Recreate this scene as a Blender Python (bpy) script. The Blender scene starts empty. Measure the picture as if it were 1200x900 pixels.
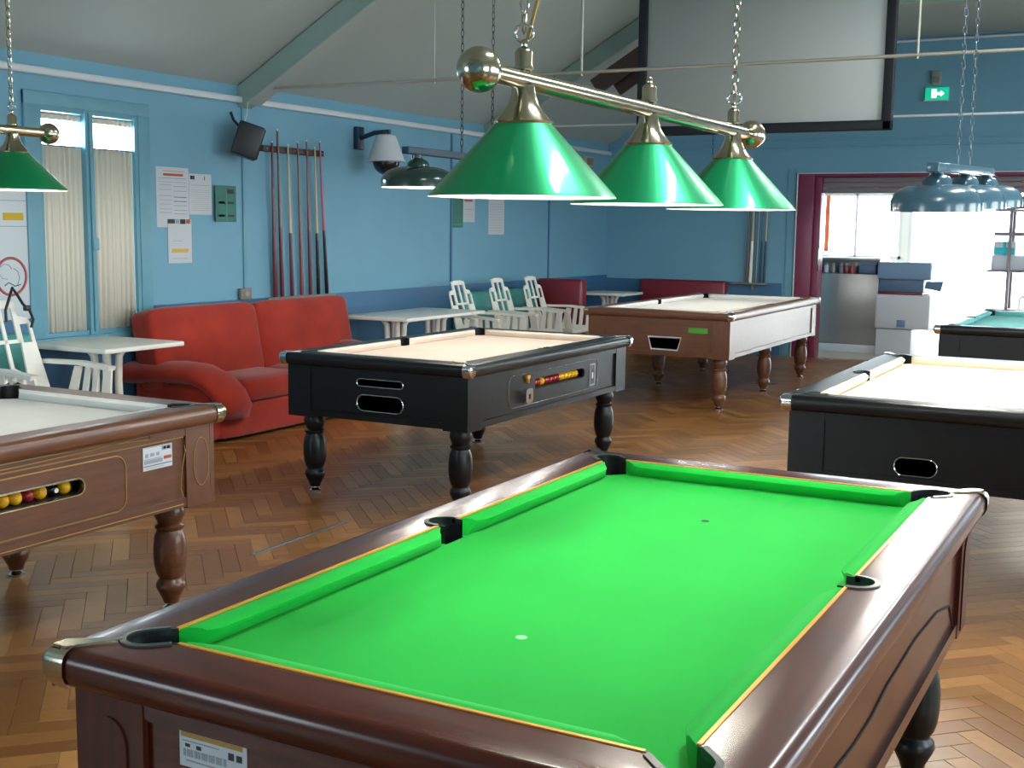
import bpy, bmesh, math, random
from mathutils import Vector, Matrix
random.seed(7)
S = bpy.context.scene
C = S.collection
PI = math.pi

# ------------------------------------------------------------------ camera
F_PX, YAW, PITCH, ROLL = 1418.99, 0.4954, 0.1287, 0.0126
cy_, sy_, cp_, sp_ = math.cos(YAW), math.sin(YAW), math.cos(PITCH), math.sin(PITCH)
fwd = Vector((-sy_ * cp_, cy_ * cp_, -sp_)); rgt = Vector((cy_, sy_, 0)); upv = rgt.cross(fwd)
cr_, sr_ = math.cos(ROLL), math.sin(ROLL)
r2 = rgt * cr_ + upv * sr_; u2 = upv * cr_ - rgt * sr_
cam_d = bpy.data.cameras.new('camera'); cam = bpy.data.objects.new('camera', cam_d); C.objects.link(cam)
cam_d.sensor_width = 36.0; cam_d.lens = F_PX / 1200 * 36.0; cam_d.clip_start = 0.05; cam_d.clip_end = 200
CAM = Vector((1.4958, -1.486, 1.5313))
cam.matrix_world = Matrix(((r2.x, u2.x, -fwd.x, CAM.x), (r2.y, u2.y, -fwd.y, CAM.y), (r2.z, u2.z, -fwd.z, CAM.z), (0, 0, 0, 1)))
S.camera = cam

# ------------------------------------------------------------------ world, light, exposure
WORLD_STRENGTH = 8.0
TUBE_EMIT = 9.0
world = bpy.data.worlds.new('World'); S.world = world; world.use_nodes = True
wn = world.node_tree.nodes; bg = wn['Background']
bg.inputs[0].default_value = (0.86, 0.94, 1.0, 1); bg.inputs[1].default_value = WORLD_STRENGTH
S.view_settings.view_transform = 'Standard'; S.view_settings.look = 'None'
S.view_settings.gamma = 1.0; S.view_settings.use_curve_mapping = False
S.view_settings.exposure = 1.3
S.cycles.use_denoising = True
S.cycles.max_bounces = 8; S.cycles.diffuse_bounces = 5; S.cycles.glossy_bounces = 4
S.cycles.sample_clamp_indirect = 6.0
S.cycles.caustics_reflective = False; S.cycles.caustics_refractive = False

sun_d = bpy.data.lights.new('sun', 'SUN'); sun_d.energy = 7.0; sun_d.angle = 0.01; sun_d.color = (1.0, 0.95, 0.88)
sun = bpy.data.objects.new('sun', sun_d); C.objects.link(sun)
sun.rotation_euler = Vector((-0.25, -1.0, -0.9)).to_track_quat('-Z', 'Y').to_euler()

def portal(loc, rot, sx, sy):
    """Guides the daylight that comes through a window; it gives no light of its own."""
    d = bpy.data.lights.new('window_portal', 'AREA'); d.shape = 'RECTANGLE'; d.size = sx; d.size_y = sy
    d.cycles.is_portal = True
    o = bpy.data.objects.new('window_portal', d); C.objects.link(o); o.location = loc; o.rotation_euler = rot
    return o

# ------------------------------------------------------------------ materials
def srgb(h):
    h = h.lstrip('#')
    v = [int(h[i:i + 2], 16) / 255 for i in (0, 2, 4)]
    return tuple((c / 12.92 if c <= 0.04045 else ((c + 0.055) / 1.055) ** 2.4) for c in v) + (1,)

def mat(name, col, rough=0.5, metal=0.0, noise=0.0, nscale=8.0, bump=0.0, bscale=60.0, emit=0.0, coat=0.0, spec=0.5, sheen=0.0, stretch=None, col2=None):
    m = bpy.data.materials.new(name); m.use_nodes = True
    nt = m.node_tree; b = nt.nodes['Principled BSDF']
    c = srgb(col) if isinstance(col, str) else col
    b.inputs['Base Color'].default_value = c
    b.inputs['Roughness'].default_value = rough; b.inputs['Metallic'].default_value = metal
    b.inputs['Specular IOR Level'].default_value = spec
    b.inputs['Coat Weight'].default_value = coat; b.inputs['Coat Roughness'].default_value = 0.08
    b.inputs['Sheen Weight'].default_value = sheen
    if emit:
        b.inputs['Emission Color'].default_value = c; b.inputs['Emission Strength'].default_value = emit
    if noise or bump:
        tc = nt.nodes.new('ShaderNodeTexCoord'); mp = nt.nodes.new('ShaderNodeMapping')
        nt.links.new(tc.outputs['Object'], mp.inputs[0])
        if stretch: mp.inputs['Scale'].default_value = stretch
        if noise:
            n = nt.nodes.new('ShaderNodeTexNoise'); n.inputs['Scale'].default_value = nscale; n.inputs['Detail'].default_value = 6
            nt.links.new(mp.outputs[0], n.inputs['Vector'])
            r = nt.nodes.new('ShaderNodeValToRGB')
            e2 = srgb(col2) if col2 else tuple(min(1, x * (1 + noise)) for x in c[:3]) + (1,)
            r.color_ramp.elements[0].color = tuple(x * (1 - noise) for x in c[:3]) + (1,)
            r.color_ramp.elements[1].color = e2
            r.color_ramp.elements[0].position = 0.3; r.color_ramp.elements[1].position = 0.7
            nt.links.new(n.outputs[0], r.inputs[0]); nt.links.new(r.outputs[0], b.inputs['Base Color'])
        if bump:
            n2 = nt.nodes.new('ShaderNodeTexNoise'); n2.inputs['Scale'].default_value = bscale; n2.inputs['Detail'].default_value = 4
            nt.links.new(mp.outputs[0], n2.inputs['Vector'])
            bp = nt.nodes.new('ShaderNodeBump'); bp.inputs['Strength'].default_value = bump; bp.inputs['Distance'].default_value = 0.01
            nt.links.new(n2.outputs[0], bp.inputs['Height']); nt.links.new(bp.outputs[0], b.inputs['Normal'])
    return m

def parquet_mat():
    m = bpy.data.materials.new('parquet'); m.use_nodes = True
    nt = m.node_tree; b = nt.nodes['Principled BSDF']
    at = nt.nodes.new('ShaderNodeAttribute'); at.attribute_name = 'tone'
    ramp = nt.nodes.new('ShaderNodeValToRGB'); e = ramp.color_ramp.elements
    e[0].color = srgb('#85572a'); e[1].color = srgb('#b38046')
    x = ramp.color_ramp.elements.new(0.5); x.color = srgb('#9a6a37')
    nt.links.new(at.outputs['Fac'], ramp.inputs[0])
    g = nt.nodes.new('ShaderNodeNewGeometry')
    n = nt.nodes.new('ShaderNodeTexNoise'); n.inputs['Scale'].default_value = 22; n.inputs['Detail'].default_value = 5
    n2 = nt.nodes.new('ShaderNodeTexNoise'); n2.inputs['Scale'].default_value = 0.7; n2.inputs['Detail'].default_value = 3
    nt.links.new(g.outputs['Position'], n.inputs['Vector']); nt.links.new(g.outputs['Position'], n2.inputs['Vector'])
    mx = nt.nodes.new('ShaderNodeMix'); mx.data_type = 'RGBA'; mx.blend_type = 'MULTIPLY'; mx.inputs[0].default_value = 0.35
    nt.links.new(ramp.outputs[0], mx.inputs[6]); nt.links.new(n.outputs[0], mx.inputs[7])
    nt.links.new(mx.outputs[2], b.inputs['Base Color'])
    mr = nt.nodes.new('ShaderNodeMapRange'); mr.inputs[3].default_value = 0.22; mr.inputs[4].default_value = 0.40
    nt.links.new(n2.outputs[0], mr.inputs[0]); nt.links.new(mr.outputs[0], b.inputs['Roughness'])
    bp = nt.nodes.new('ShaderNodeBump'); bp.inputs['Strength'].default_value = 0.12; bp.inputs['Distance'].default_value = 0.01
    nt.links.new(n2.outputs[0], bp.inputs['Height']); nt.links.new(bp.outputs[0], b.inputs['Normal'])
    return m

def curtain_mat():
    m = bpy.data.materials.new('net_curtain'); m.use_nodes = True
    nt = m.node_tree; out = nt.nodes['Material Output']; nt.nodes.remove(nt.nodes['Principled BSDF'])
    d = nt.nodes.new('ShaderNodeBsdfDiffuse'); d.inputs[0].default_value = srgb('#d9d4c6')
    t = nt.nodes.new('ShaderNodeBsdfTranslucent'); t.inputs[0].default_value = srgb('#b9b4a4')
    mx = nt.nodes.new('ShaderNodeMixShader'); mx.inputs[0].default_value = 0.035
    nt.links.new(d.outputs[0], mx.inputs[1]); nt.links.new(t.outputs[0], mx.inputs[2]); nt.links.new(mx.outputs[0], out.inputs[0])
    return m

def glass_mat():
    m = bpy.data.materials.new('window_glass'); m.use_nodes = True
    nt = m.node_tree; out = nt.nodes['Material Output']; nt.nodes.remove(nt.nodes['Principled BSDF'])
    g = nt.nodes.new('ShaderNodeBsdfGlossy'); g.inputs['Roughness'].default_value = 0.02
    t = nt.nodes.new('ShaderNodeBsdfTransparent'); t.inputs[0].default_value = (0.93, 0.96, 0.96, 1)
    mx = nt.nodes.new('ShaderNodeMixShader'); mx.inputs[0].default_value = 0.06
    nt.links.new(t.outputs[0], mx.inputs[1]); nt.links.new(g.outputs[0], mx.inputs[2]); nt.links.new(mx.outputs[0], out.inputs[0])
    return m

M = {}
M['wall'] = mat('blue_wall_paint', '#6d9fb6', 0.6, noise=0.04, nscale=1.6, bump=0.05, bscale=40)
M['dado'] = mat('dark_blue_paint', '#3d6b8f', 0.5, noise=0.05, nscale=2)
M['frame_blue'] = mat('blue_window_paint', '#6297a9', 0.45, noise=0.05, nscale=6)
M['ceiling'] = mat('grey_ceiling_paint', '#a3aca8', 0.8, noise=0.03, nscale=1.2)
M['beam'] = mat('sage_beam_paint', '#8ba399', 0.6, noise=0.06, nscale=5)
M['brace'] = mat('brown_timber', '#4a3a33', 0.6, noise=0.1, nscale=8)
M['white_pvc'] = mat('white_pvc', '#c9cfd4', 0.4)
M['steel_rod'] = mat('steel_rod', '#a9a79c', 0.4, metal=0.5)
M['maroon_paint'] = mat('maroon_paint', '#7d3350', 0.4, noise=0.05, nscale=4)
M['dark'] = mat('dark_void', '#0b0b0c', 0.8)
M['parquet'] = parquet_mat()
M['subfloor'] = mat('dark_joint', '#2a180c', 0.8)
M['tile'] = mat('pale_floor_tile', '#b9b2a6', 0.3, noise=0.04, nscale=3)
M['white_wall'] = mat('white_plaster', '#d6d8d8', 0.7)
M['concrete'] = mat('pale_terrace', '#c9c6bf', 0.9, noise=0.05, nscale=1)
M['glass'] = glass_mat()
M['curtain'] = curtain_mat()
M['mahogany'] = mat('mahogany', '#451d13', 0.26, noise=0.35, nscale=5, stretch=(12, 1, 12), coat=0.18)
M['mahogany_x'] = mat('mahogany_cross', '#451d13', 0.26, noise=0.35, nscale=5, stretch=(1, 12, 12), coat=0.08, spec=0.3)
M['mahogany_v'] = mat('mahogany_upright', '#451d13', 0.34, noise=0.3, nscale=5, stretch=(10, 10, 1), coat=0.05, spec=0.3)
M['walnut_v'] = mat('walnut_upright', '#5f3a24', 0.32, noise=0.2, nscale=5, stretch=(10, 10, 1), coat=0.15)
M['oak_v'] = mat('oak_upright', '#64402a', 0.42, noise=0.16, nscale=5, stretch=(10, 10, 1), coat=0.05)
M['tube_glow'] = mat('tube_glow', '#f4fbff', 0.5, emit=TUBE_EMIT)
M['walnut'] = mat('brown_walnut', '#5f3a24', 0.32, noise=0.25, nscale=5, stretch=(10, 1, 10), coat=0.15)
M['oak'] = mat('red_oak', '#64402a', 0.42, noise=0.18, nscale=5, stretch=(1, 10, 10), coat=0.05)
M['black_lacquer'] = mat('black_lacquer', '#101213', 0.34, noise=0.1, nscale=6, spec=0.35)
M['gold'] = mat('gold_trim', '#d79a33', 0.35, metal=0.3)
M['pale_gold'] = mat('pale_gold_line', '#a48346', 0.4, metal=0.4)
M['brass'] = mat('brushed_brass', '#b8b09a', 0.17, metal=1.0, bump=0.02, bscale=200)
M['chrome'] = mat('chrome', '#d9dadb', 0.12, metal=1.0)
M['rubber'] = mat('black_rubber', '#14171a', 0.45)
M['rim'] = mat('pocket_rim', '#2f3a38', 0.35)
M['green_cloth'] = mat('green_cloth', '#07a534', 0.85, noise=0.05, nscale=4, bump=0.08, bscale=900, sheen=0.05, spec=0.2)
M['grey_cloth'] = mat('grey_cloth', '#b9bdbb', 0.9, noise=0.04, nscale=4, bump=0.08, bscale=900, spec=0.2)
M['beige_cloth'] = mat('beige_cloth', '#cfc0b2', 0.9, noise=0.04, nscale=4, bump=0.08, bscale=900, spec=0.2)
M['cream_cloth'] = mat('cream_cloth', '#dccdb6', 0.9, noise=0.03, nscale=4, bump=0.08, bscale=900, spec=0.2)
M['ivory_cloth'] = mat('ivory_cloth', '#d6d6d3', 0.9, noise=0.03, nscale=4, bump=0.08, bscale=900, spec=0.2)
M['teal_cloth'] = mat('teal_cloth', '#6fb5b5', 0.9, noise=0.03, nscale=4, spec=0.2)
M['green_metal'] = mat('green_lamp_enamel', '#0d965c', 0.36, metal=0.6, noise=0.05, nscale=3, coat=0.35)
M['white_inside'] = mat('white_enamel', '#f2f0e8', 0.6)
M['dark_green_metal'] = mat('dark_green_enamel', '#1f3a34', 0.2, coat=0.4)
M['slate_metal'] = mat('slate_blue_enamel', '#3f5f6e', 0.25, coat=0.3)
M['navy_bar'] = mat('navy_bar', '#17334a', 0.4)
M['red_fabric'] = mat('red_velour', '#9c2f22', 0.9, noise=0.16, nscale=5, bump=0.15, bscale=120, sheen=0.25, spec=0.15)
M['white_plastic'] = mat('white_plastic', '#f0ede3', 0.35, noise=0.03, nscale=5)
M['maroon_vinyl'] = mat('maroon_vinyl', '#7a1f2d', 0.3, noise=0.06, nscale=5)
M['teal_vinyl'] = mat('teal_vinyl', '#4c9a94', 0.5, noise=0.04, nscale=5)
M['black_plastic'] = mat('black_plastic', '#1b1f25', 0.4)
M['paper'] = mat('white_paper', '#bfc4c9', 0.8, noise=0.02, nscale=9)
M['ink'] = mat('grey_ink', '#8d949c', 0.8)
M['ink_dark'] = mat('dark_ink', '#33363b', 0.8)
M['ink_red'] = mat('red_ink', '#b0503c', 0.8)
M['ink_orange'] = mat('orange_ink', '#d7ad55', 0.8)
M['ink_yellow'] = mat('yellow_ink', '#c9a822', 0.7)
M['ring_red'] = mat('faded_red_print', '#b0505c', 0.6)
M['board_white'] = mat('white_board', '#c3cbcf', 0.25)
M['green_panel'] = mat('green_notice_panel', '#1f6a5c', 0.5, noise=0.1, nscale=8)
M['exit_green'] = mat('exit_green', '#12b58c', 0.5, emit=0.35)
M['exit_white'] = mat('exit_white', '#d9fff0', 0.5, emit=0.8)
M['screen'] = mat('projection_screen', '#b4bcb9', 0.85)
M['screen_frame'] = mat('black_velvet_frame', '#10181f', 0.6)
M['cue_maroon'] = mat('maroon_cue', '#5a1f2c', 0.3)
M['cue_red'] = mat('red_cue', '#7c3a3a', 0.3)
M['cue_black'] = mat('black_cue', '#101114', 0.25)
M['cue_brown'] = mat('brown_cue', '#6b4a3c', 0.3)
M['cue_ash'] = mat('ash_shaft', '#b8a585', 0.35)
M['cue_pink'] = mat('pink_shaft', '#a8566e', 0.35)
M['ball_yellow'] = mat('yellow_ball', '#e0a512', 0.1)
M['ball_red'] = mat('red_ball', '#8d1f1a', 0.1)
M['ball_black'] = mat('black_ball', '#0d0d0e', 0.1)
M['ball_white'] = mat('white_ball', '#ece8dc', 0.1)
M['stainless'] = mat('stainless', '#9a9a98', 0.35, metal=0.6)
M['blue_grey'] = mat('blue_grey_metal', '#6d8aa8', 0.4)
M['navy_grey'] = mat('navy_grey', '#4a6684', 0.4)
M['white_box'] = mat('white_box', '#c9ccd2', 0.5)
M['cyan'] = mat('cyan_print', '#2fc3d0', 0.5)
M['orange'] = mat('orange_frame', '#d8663c', 0.5)
M['shutter'] = mat('shutter_grey', '#867b80', 0.5)
M['grey_box'] = mat('grey_box', '#8f958f', 0.5)
M['outlet'] = mat('brown_outlet', '#7d746a', 0.5)
M['bulb'] = mat('bulb_glow', '#fff3dc', 0.5, emit=12.0)
M['green_label'] = mat('green_label', '#4a9a2f', 0.5)
M['worn_green'] = mat('worn_green', '#8fd49a', 0.9)
M['strip'] = mat('blue_grey_strip', '#6f7b86', 0.35, metal=0.6)

# ------------------------------------------------------------------ mesh builder
class MB:
    def __init__(s): s.v = []; s.f = []
    def add(s, vs, fs):
        n = len(s.v); s.v += [tuple(x) for x in vs]; s.f += [tuple(i + n for i in f) for f in fs]; return s
    def box(s, a, b, mtx=None):
        x0, y0, z0 = a; x1, y1, z1 = b
        vs = [Vector(q) for q in ((x0, y0, z0), (x1, y0, z0), (x1, y1, z0), (x0, y1, z0), (x0, y0, z1), (x1, y0, z1), (x1, y1, z1), (x0, y1, z1))]
        if mtx: vs = [mtx @ q for q in vs]
        return s.add(vs, [(0, 3, 2, 1), (4, 5, 6, 7), (0, 1, 5, 4), (1, 2, 6, 5), (2, 3, 7, 6), (3, 0, 4, 7)])
    def loft(s, rings, close=True, caps=True):
        n = len(rings[0]); vs = [p for r in rings for p in r]; fs = []
        for k in range(len(rings) - 1):
            for i in range(n if close else n - 1):
                j = (i + 1) % n
                fs.append((k * n + i, k * n + j, (k + 1) * n + j, (k + 1) * n + i))
        if caps: fs.append(tuple(range(n - 1, -1, -1))); fs.append(tuple((len(rings) - 1) * n + i for i in range(n)))
        return s.add(vs, fs)
    def tube(s, pts, r, seg=8, caps=True, closed=False):
        pts = [Vector(p) for p in pts]; rings = []; N = len(pts)
        prev = None
        for k in range(N):
            if closed: t = pts[(k + 1) % N] - pts[k - 1]
            else: t = pts[min(k + 1, N - 1)] - pts[max(k - 1, 0)]
            t.normalize()
            if prev is None:
                a = Vector((0, 0, 1)) if abs(t.z) < 0.9 else Vector((1, 0, 0))
                u = t.cross(a).normalized()
            else:
                u = (prev - t * prev.dot(t)).normalized()
            prev = u; w = t.cross(u)
            rr = r[k] if isinstance(r, (list, tuple)) else r
            rings.append([pts[k] + u * (rr * math.cos(2 * PI * i / seg)) + w * (rr * math.sin(2 * PI * i / seg)) for i in range(seg)])
        if closed:
            n = seg; vs = [p for q in rings for p in q]; fs = []
            for k in range(N):
                for i in range(n):
                    j = (i + 1) % n; k2 = (k + 1) % N
                    fs.append((k * n + i, k * n + j, k2 * n + j, k2 * n + i))
            return s.add(vs, fs)
        return s.loft(rings, True, caps)
    def lathe(s, prof, c=(0, 0, 0), seg=24, caps=True):
        rings = [[(c[0] + r * math.cos(2 * PI * i / seg), c[1] + r * math.sin(2 * PI * i / seg), c[2] + z) for i in range(seg)] for r, z in prof]
        return s.loft(rings, True, caps)
    def sphere(s, c, r, seg=16, rings=10, sc=(1, 1, 1)):
        rr = []
        for k in range(rings + 1):
            a = -PI / 2 + PI * k / rings; a = max(-PI / 2 + 0.02, min(PI / 2 - 0.02, a))
            rr.append([(c[0] + sc[0] * r * math.cos(a) * math.cos(2 * PI * i / seg), c[1] + sc[1] * r * math.cos(a) * math.sin(2 * PI * i / seg), c[2] + sc[2] * r * math.sin(a)) for i in range(seg)])
        return s.loft(rr)
    def prism(s, poly, axis, a, b):
        """poly: 2D outline; axis 'z','y' or 'x' is the extrusion direction from a to b."""
        def P(p, t):
            return (p[0], p[1], t) if axis == 'z' else ((p[0], t, p[1]) if axis == 'y' else (t, p[0], p[1]))
        return s.loft([[P(p, a) for p in poly], [P(p, b) for p in poly]])
    def mesh(s, name, m, smooth=None):
        me = bpy.data.meshes.new(name); me.from_pydata([tuple(v) for v in s.v], [], s.f); me.update()
        bm = bmesh.new(); bm.from_mesh(me); bmesh.ops.recalc_face_normals(bm, faces=bm.faces)
        if smooth is not None:
            for f in bm.faces: f.smooth = True
            for e in bm.edges:
                if len(e.link_faces) == 2 and e.calc_face_angle(0) > math.radians(smooth): e.smooth = False
        bm.to_mesh(me); bm.free()
        if m: me.materials.append(M[m] if isinstance(m, str) else m)
        return me
    def build(s, name, m, parent=None, smooth=None):
        o = bpy.data.objects.new(name, s.mesh(name, m, smooth)); C.objects.link(o)
        if parent: o.parent = parent
        return o

def rbox(name, a, b, m, parent=None, r=0.02, seg=3, mtx=None):
    """A box with rounded edges."""
    me = bpy.data.meshes.new(name); bm = bmesh.new()
    mb = MB().box(a, b)
    vs = [bm.verts.new(v) for v in mb.v]
    for f in mb.f: bm.faces.new([vs[i] for i in f])
    bmesh.ops.bevel(bm, geom=bm.edges[:], offset=r, segments=seg, profile=0.5, affect='EDGES')
    bmesh.ops.recalc_face_normals(bm, faces=bm.faces)
    if mtx: bmesh.ops.transform(bm, matrix=mtx, verts=bm.verts)
    for f in bm.faces: f.smooth = True
    bm.to_mesh(me); bm.free(); me.materials.append(M[m])
    try: me.set_sharp_from_angle(angle=math.radians(50))
    except Exception: pass
    o = bpy.data.objects.new(name, me); C.objects.link(o)
    if parent: o.parent = parent
    return o

def box(name, a, b, m, parent=None): return MB().box(a, b).build(name, m, parent)

def tag(o, label=None, cat=None, group=None, kind=None):
    if label: o['label'] = label
    if cat: o['category'] = cat
    if group: o['group'] = group
    if kind: o['kind'] = kind
    return o

def thing(name, label, cat, loc=(0, 0, 0), rz=0.0, group=None):
    o = bpy.data.objects.new(name, None); C.objects.link(o); o.location = loc; o.rotation_euler = (0, 0, rz)
    o.empty_display_size = 0.1
    return tag(o, label, cat, group)

def struct(o, label, cat=None):
    o['kind'] = 'structure'; o['label'] = label
    if cat: o['category'] = cat
    return o

def boolean_cut(o, cutter_mesh):
    """Cuts the mesh of o with a cutter mesh and keeps only the result."""
    c = bpy.data.objects.new('cutter', cutter_mesh); C.objects.link(c)
    md = o.modifiers.new('cut', 'BOOLEAN'); md.object = c; md.operation = 'DIFFERENCE'; md.solver = 'EXACT'
    par = o.parent; o.parent = None
    dg = bpy.context.evaluated_depsgraph_get(); dg.update()
    me = bpy.data.meshes.new_from_object(o.evaluated_get(dg))
    o.modifiers.clear(); old = o.data; nm = old.name; o.data = me; bpy.data.meshes.remove(old); me.name = nm
    bpy.data.objects.remove(c); o.parent = par
    return o

def stadium(c, d, r, ext, n=12, full=True):
    """2D U outline: half circle about c on the side away from d, straight sides running ext along d."""
    d = Vector(d).normalized(); p = Vector((-d.y, d.x)); c = Vector(c)
    pts = [c + d * ext + p * r]
    for i in range(n + 1):
        a = PI * i / n
        pts.append(c + p * (r * math.cos(a)) - d * (r * math.sin(a)))
    pts.append(c + d * ext - p * r)
    return pts

def rrect(w, h, r, n=6, c=(0, 0)):
    pts = []
    for (sx, sy, a0) in ((1, 1, 0), (-1, 1, PI / 2), (-1, -1, PI), (1, -1, 3 * PI / 2)):
        for i in range(n + 1):
            a = a0 + PI / 2 * i / n
            pts.append((c[0] + sx * (w / 2 - r) + r * math.cos(a), c[1] + sy * (h / 2 - r) + r * math.sin(a)))
    return pts

# ================================================================== the setting
XW, YB, XR, YF = -5.05, 13.2, 5.3, -4.0      # left wall, back wall, right wall, wall behind the viewer
ZE, ZC = 2.61, 3.75                          # eaves and flat ceiling

# --- parquet floor: herringbone blocks, the largest in view as single pieces
floor = struct(box('floor', (XW - 0.2, YF - 0.2, -0.08), (XR + 0.2, YB + 0.1, -0.012), 'subfloor'), 'glossy brown herringbone parquet floor', 'floor')
PW, PL, GAP = 0.08, 0.40, 0.0012
TABLE_BOXES = [((-0.13, -0.13, 0.44), (1.094, 2.06, 0.82)), ((-2.99, -0.05, 0.44), (-1.765, 2.16, 0.82)), ((-2.92, 3.9, 0.45), (-1.66, 6.06, 0.82)),
               ((0.03, 3.7, 0.46), (1.29, 5.87, 0.82)), ((-3.05, 8.25, 0.45), (-1.62, 11.3, 0.86)), ((-0.07, 8.33, 0.45), (1.2, 10.8, 0.82))]
def to_px(p):
    d = Vector(p) - CAM; z = d.dot(fwd)
    return (600 + F_PX * d.dot(r2) / z, 450 - F_PX * d.dot(u2) / z, z) if z > 0.1 else (0, 1e9, z)
def hidden(p):
    p = Vector(p); d = p - CAM
    for a, b in TABLE_BOXES:
        t0, t1 = 0.0, 1.0
        for k in range(3):
            if abs(d[k]) < 1e-9: continue
            u, v = (a[k] - CAM[k]) / d[k], (b[k] - CAM[k]) / d[k]
            t0, t1 = max(t0, min(u, v)), min(t1, max(u, v))
        if t0 < t1: return True
    return False
def plank_geo(tone_index):
    mb = MB(); h = (PL - GAP) / 2; w = (PW - GAP) / 2; c = 0.0012
    mb.loft([[(-h, -w, -0.012), (h, -w, -0.012), (h, w, -0.012), (-h, w, -0.012)],
             [(-h, -w, -c), (h, -w, -c), (h, w, -c), (-h, w, -c)],
             [(-h + c, -w + c, 0), (h - c, -w + c, 0), (h - c, w - c, 0), (-h + c, w - c, 0)]])
    return mb
def set_tone(me, vals):
    a = me.attributes.new('tone', 'FLOAT', 'FACE'); a.data.foreach_set('value', vals)
TONES = [0.05, 0.2, 0.32, 0.45, 0.52, 0.6, 0.75, 0.95]
plank_meshes = []
for i, t in enumerate(TONES):
    me = plank_geo(i).mesh('plank', 'parquet'); set_tone(me, [t] * len(me.polygons)); plank_meshes.append(me)
ca, sa = math.cos(PI / 4), math.sin(PI / 4)
cells = []
n_ratio = int(round(PL / PW))
# herringbone in a frame turned by 45 degrees: staircase of blocks, alternately lengthways and crossways
for k in range(-160, 260):
    for j in range(-60, 80):
        u0 = k * PW + j * PL; v0 = k * PW - j * PL
        for kind in (0, 1):
            if kind == 0: u, v, rot = u0 + PL / 2, v0 + PW / 2, 0.0
            else: u, v, rot = u0 + PW / 2, v0 + PW + PL / 2, PI / 2
            x = ca * u - sa * v - 6.0; y = sa * u + ca * v + 3.0
            if XW - 0.15 < x < XR + 0.15 and YF - 0.15 < y < YB + 0.05: cells.append((x, y, rot + PI / 4))
scored = []
for x, y, r in cells:
    px, py, z = to_px((x, y, 0))
    ok = -15 < px < 1215 and 380 < py < 925 and not hidden((x, y, 0))
    scored.append((z if ok else 1e6 + z, x, y, r))
scored.sort()
rest = MB(); tones = []
for idx, (z, x, y, r) in enumerate(scored):
    t = random.randrange(8); dz = random.uniform(-0.0006, 0.0)
    if idx < 300 and z < 1e5:
        o = bpy.data.objects.new('plank', plank_meshes[t]); C.objects.link(o); o.parent = floor
        o.location = (x, y, dz); o.rotation_euler = (random.uniform(-.0008, .0008), random.uniform(-.0008, .0008), r)
    else:
        mm = Matrix.Translation((x, y, dz)) @ Matrix.Rotation(r, 4, 'Z') @ Matrix.Rotation(random.uniform(-.001, .001), 4, 'X')
        g = plank_geo(t); rest.add([mm @ Vector(q) for q in g.v], g.f); tones += [TONES[t]] * len(g.f)
ro = rest.build('plank_field', 'parquet', floor); set_tone(ro.data, tones); ro['kind'] = 'stuff'

# --- left wall with the curtained window
w = MB(); WY0, WY1, WZ0, WZ1 = 4.08, 4.95, 0.76, 2.28
w.box((XW - 0.2, YF - 0.2, -0.08), (XW, WY0, 2.75)); w.box((XW - 0.2, WY1, -0.08), (XW, YB + 0.2, 2.75))
w.box((XW - 0.2, WY0, -0.08), (XW, WY1, WZ0)); w.box((XW - 0.2, WY0, WZ1), (XW, WY1, 2.75))
struct(w.build('wall_left', 'wall'), 'blue painted side wall with cue rack and posters', 'wall')
win = struct(thing('window_1', None, None, (XW, 0, 0)), 'blue framed casement window with net curtains in the side wall', 'window')
fr = MB()
for a, b in (((-0.1, WY0, WZ0), (0.015, WY0 + 0.03, WZ1)), ((-0.1, WY1 - 0.03, WZ0), (0.015, WY1, WZ1)), ((-0.1, WY0 + 0.03, WZ1 - 0.03), (0.015, WY1 - 0.03, WZ1)), ((-0.1, WY0 + 0.03, WZ0), (0.015, WY1 - 0.03, WZ0 + 0.03))): fr.box(a, b)
fr.build('window_frame', 'frame_blue', win)
box('mullion', (-0.09, 4.455, WZ0), (0.035, 4.525, WZ1), 'frame_blue', win)
rbox('espagnolette_bolt', (0.035, 4.482, WZ0 + 0.02), (0.05, 4.5, WZ1 - 0.02), 'frame_blue', win, 0.004)
rbox('handle', (0.035, 4.48, 1.34), (0.06, 4.53, 1.42), 'frame_blue', win, 0.006)
for y0, y1 in ((WY0 + 0.03, 4.455), (4.525, WY1 - 0.03)): box('pane', (-0.085, y0, WZ0 + 0.03), (-0.08, y1, WZ1 - 0.03), 'glass', win)
for y0, y1 in ((WY0 - 0.11, WY0), (WY1, WY1 + 0.11)): rbox('casing', (0, y0, WZ0 - 0.05), (0.025, y1, WZ1 + 0.09), 'frame_blue', win, 0.006)
rbox('casing', (0, WY0 - 0.11, WZ1), (0.026, WY1 + 0.11, WZ1 + 0.09), 'frame_blue', win, 0.006)
rbox('window_sill', (0, WY0 - 0.13, WZ0 - 0.05), (0.06, WY1 + 0.13, WZ0), 'frame_blue', win, 0.006)
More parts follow.
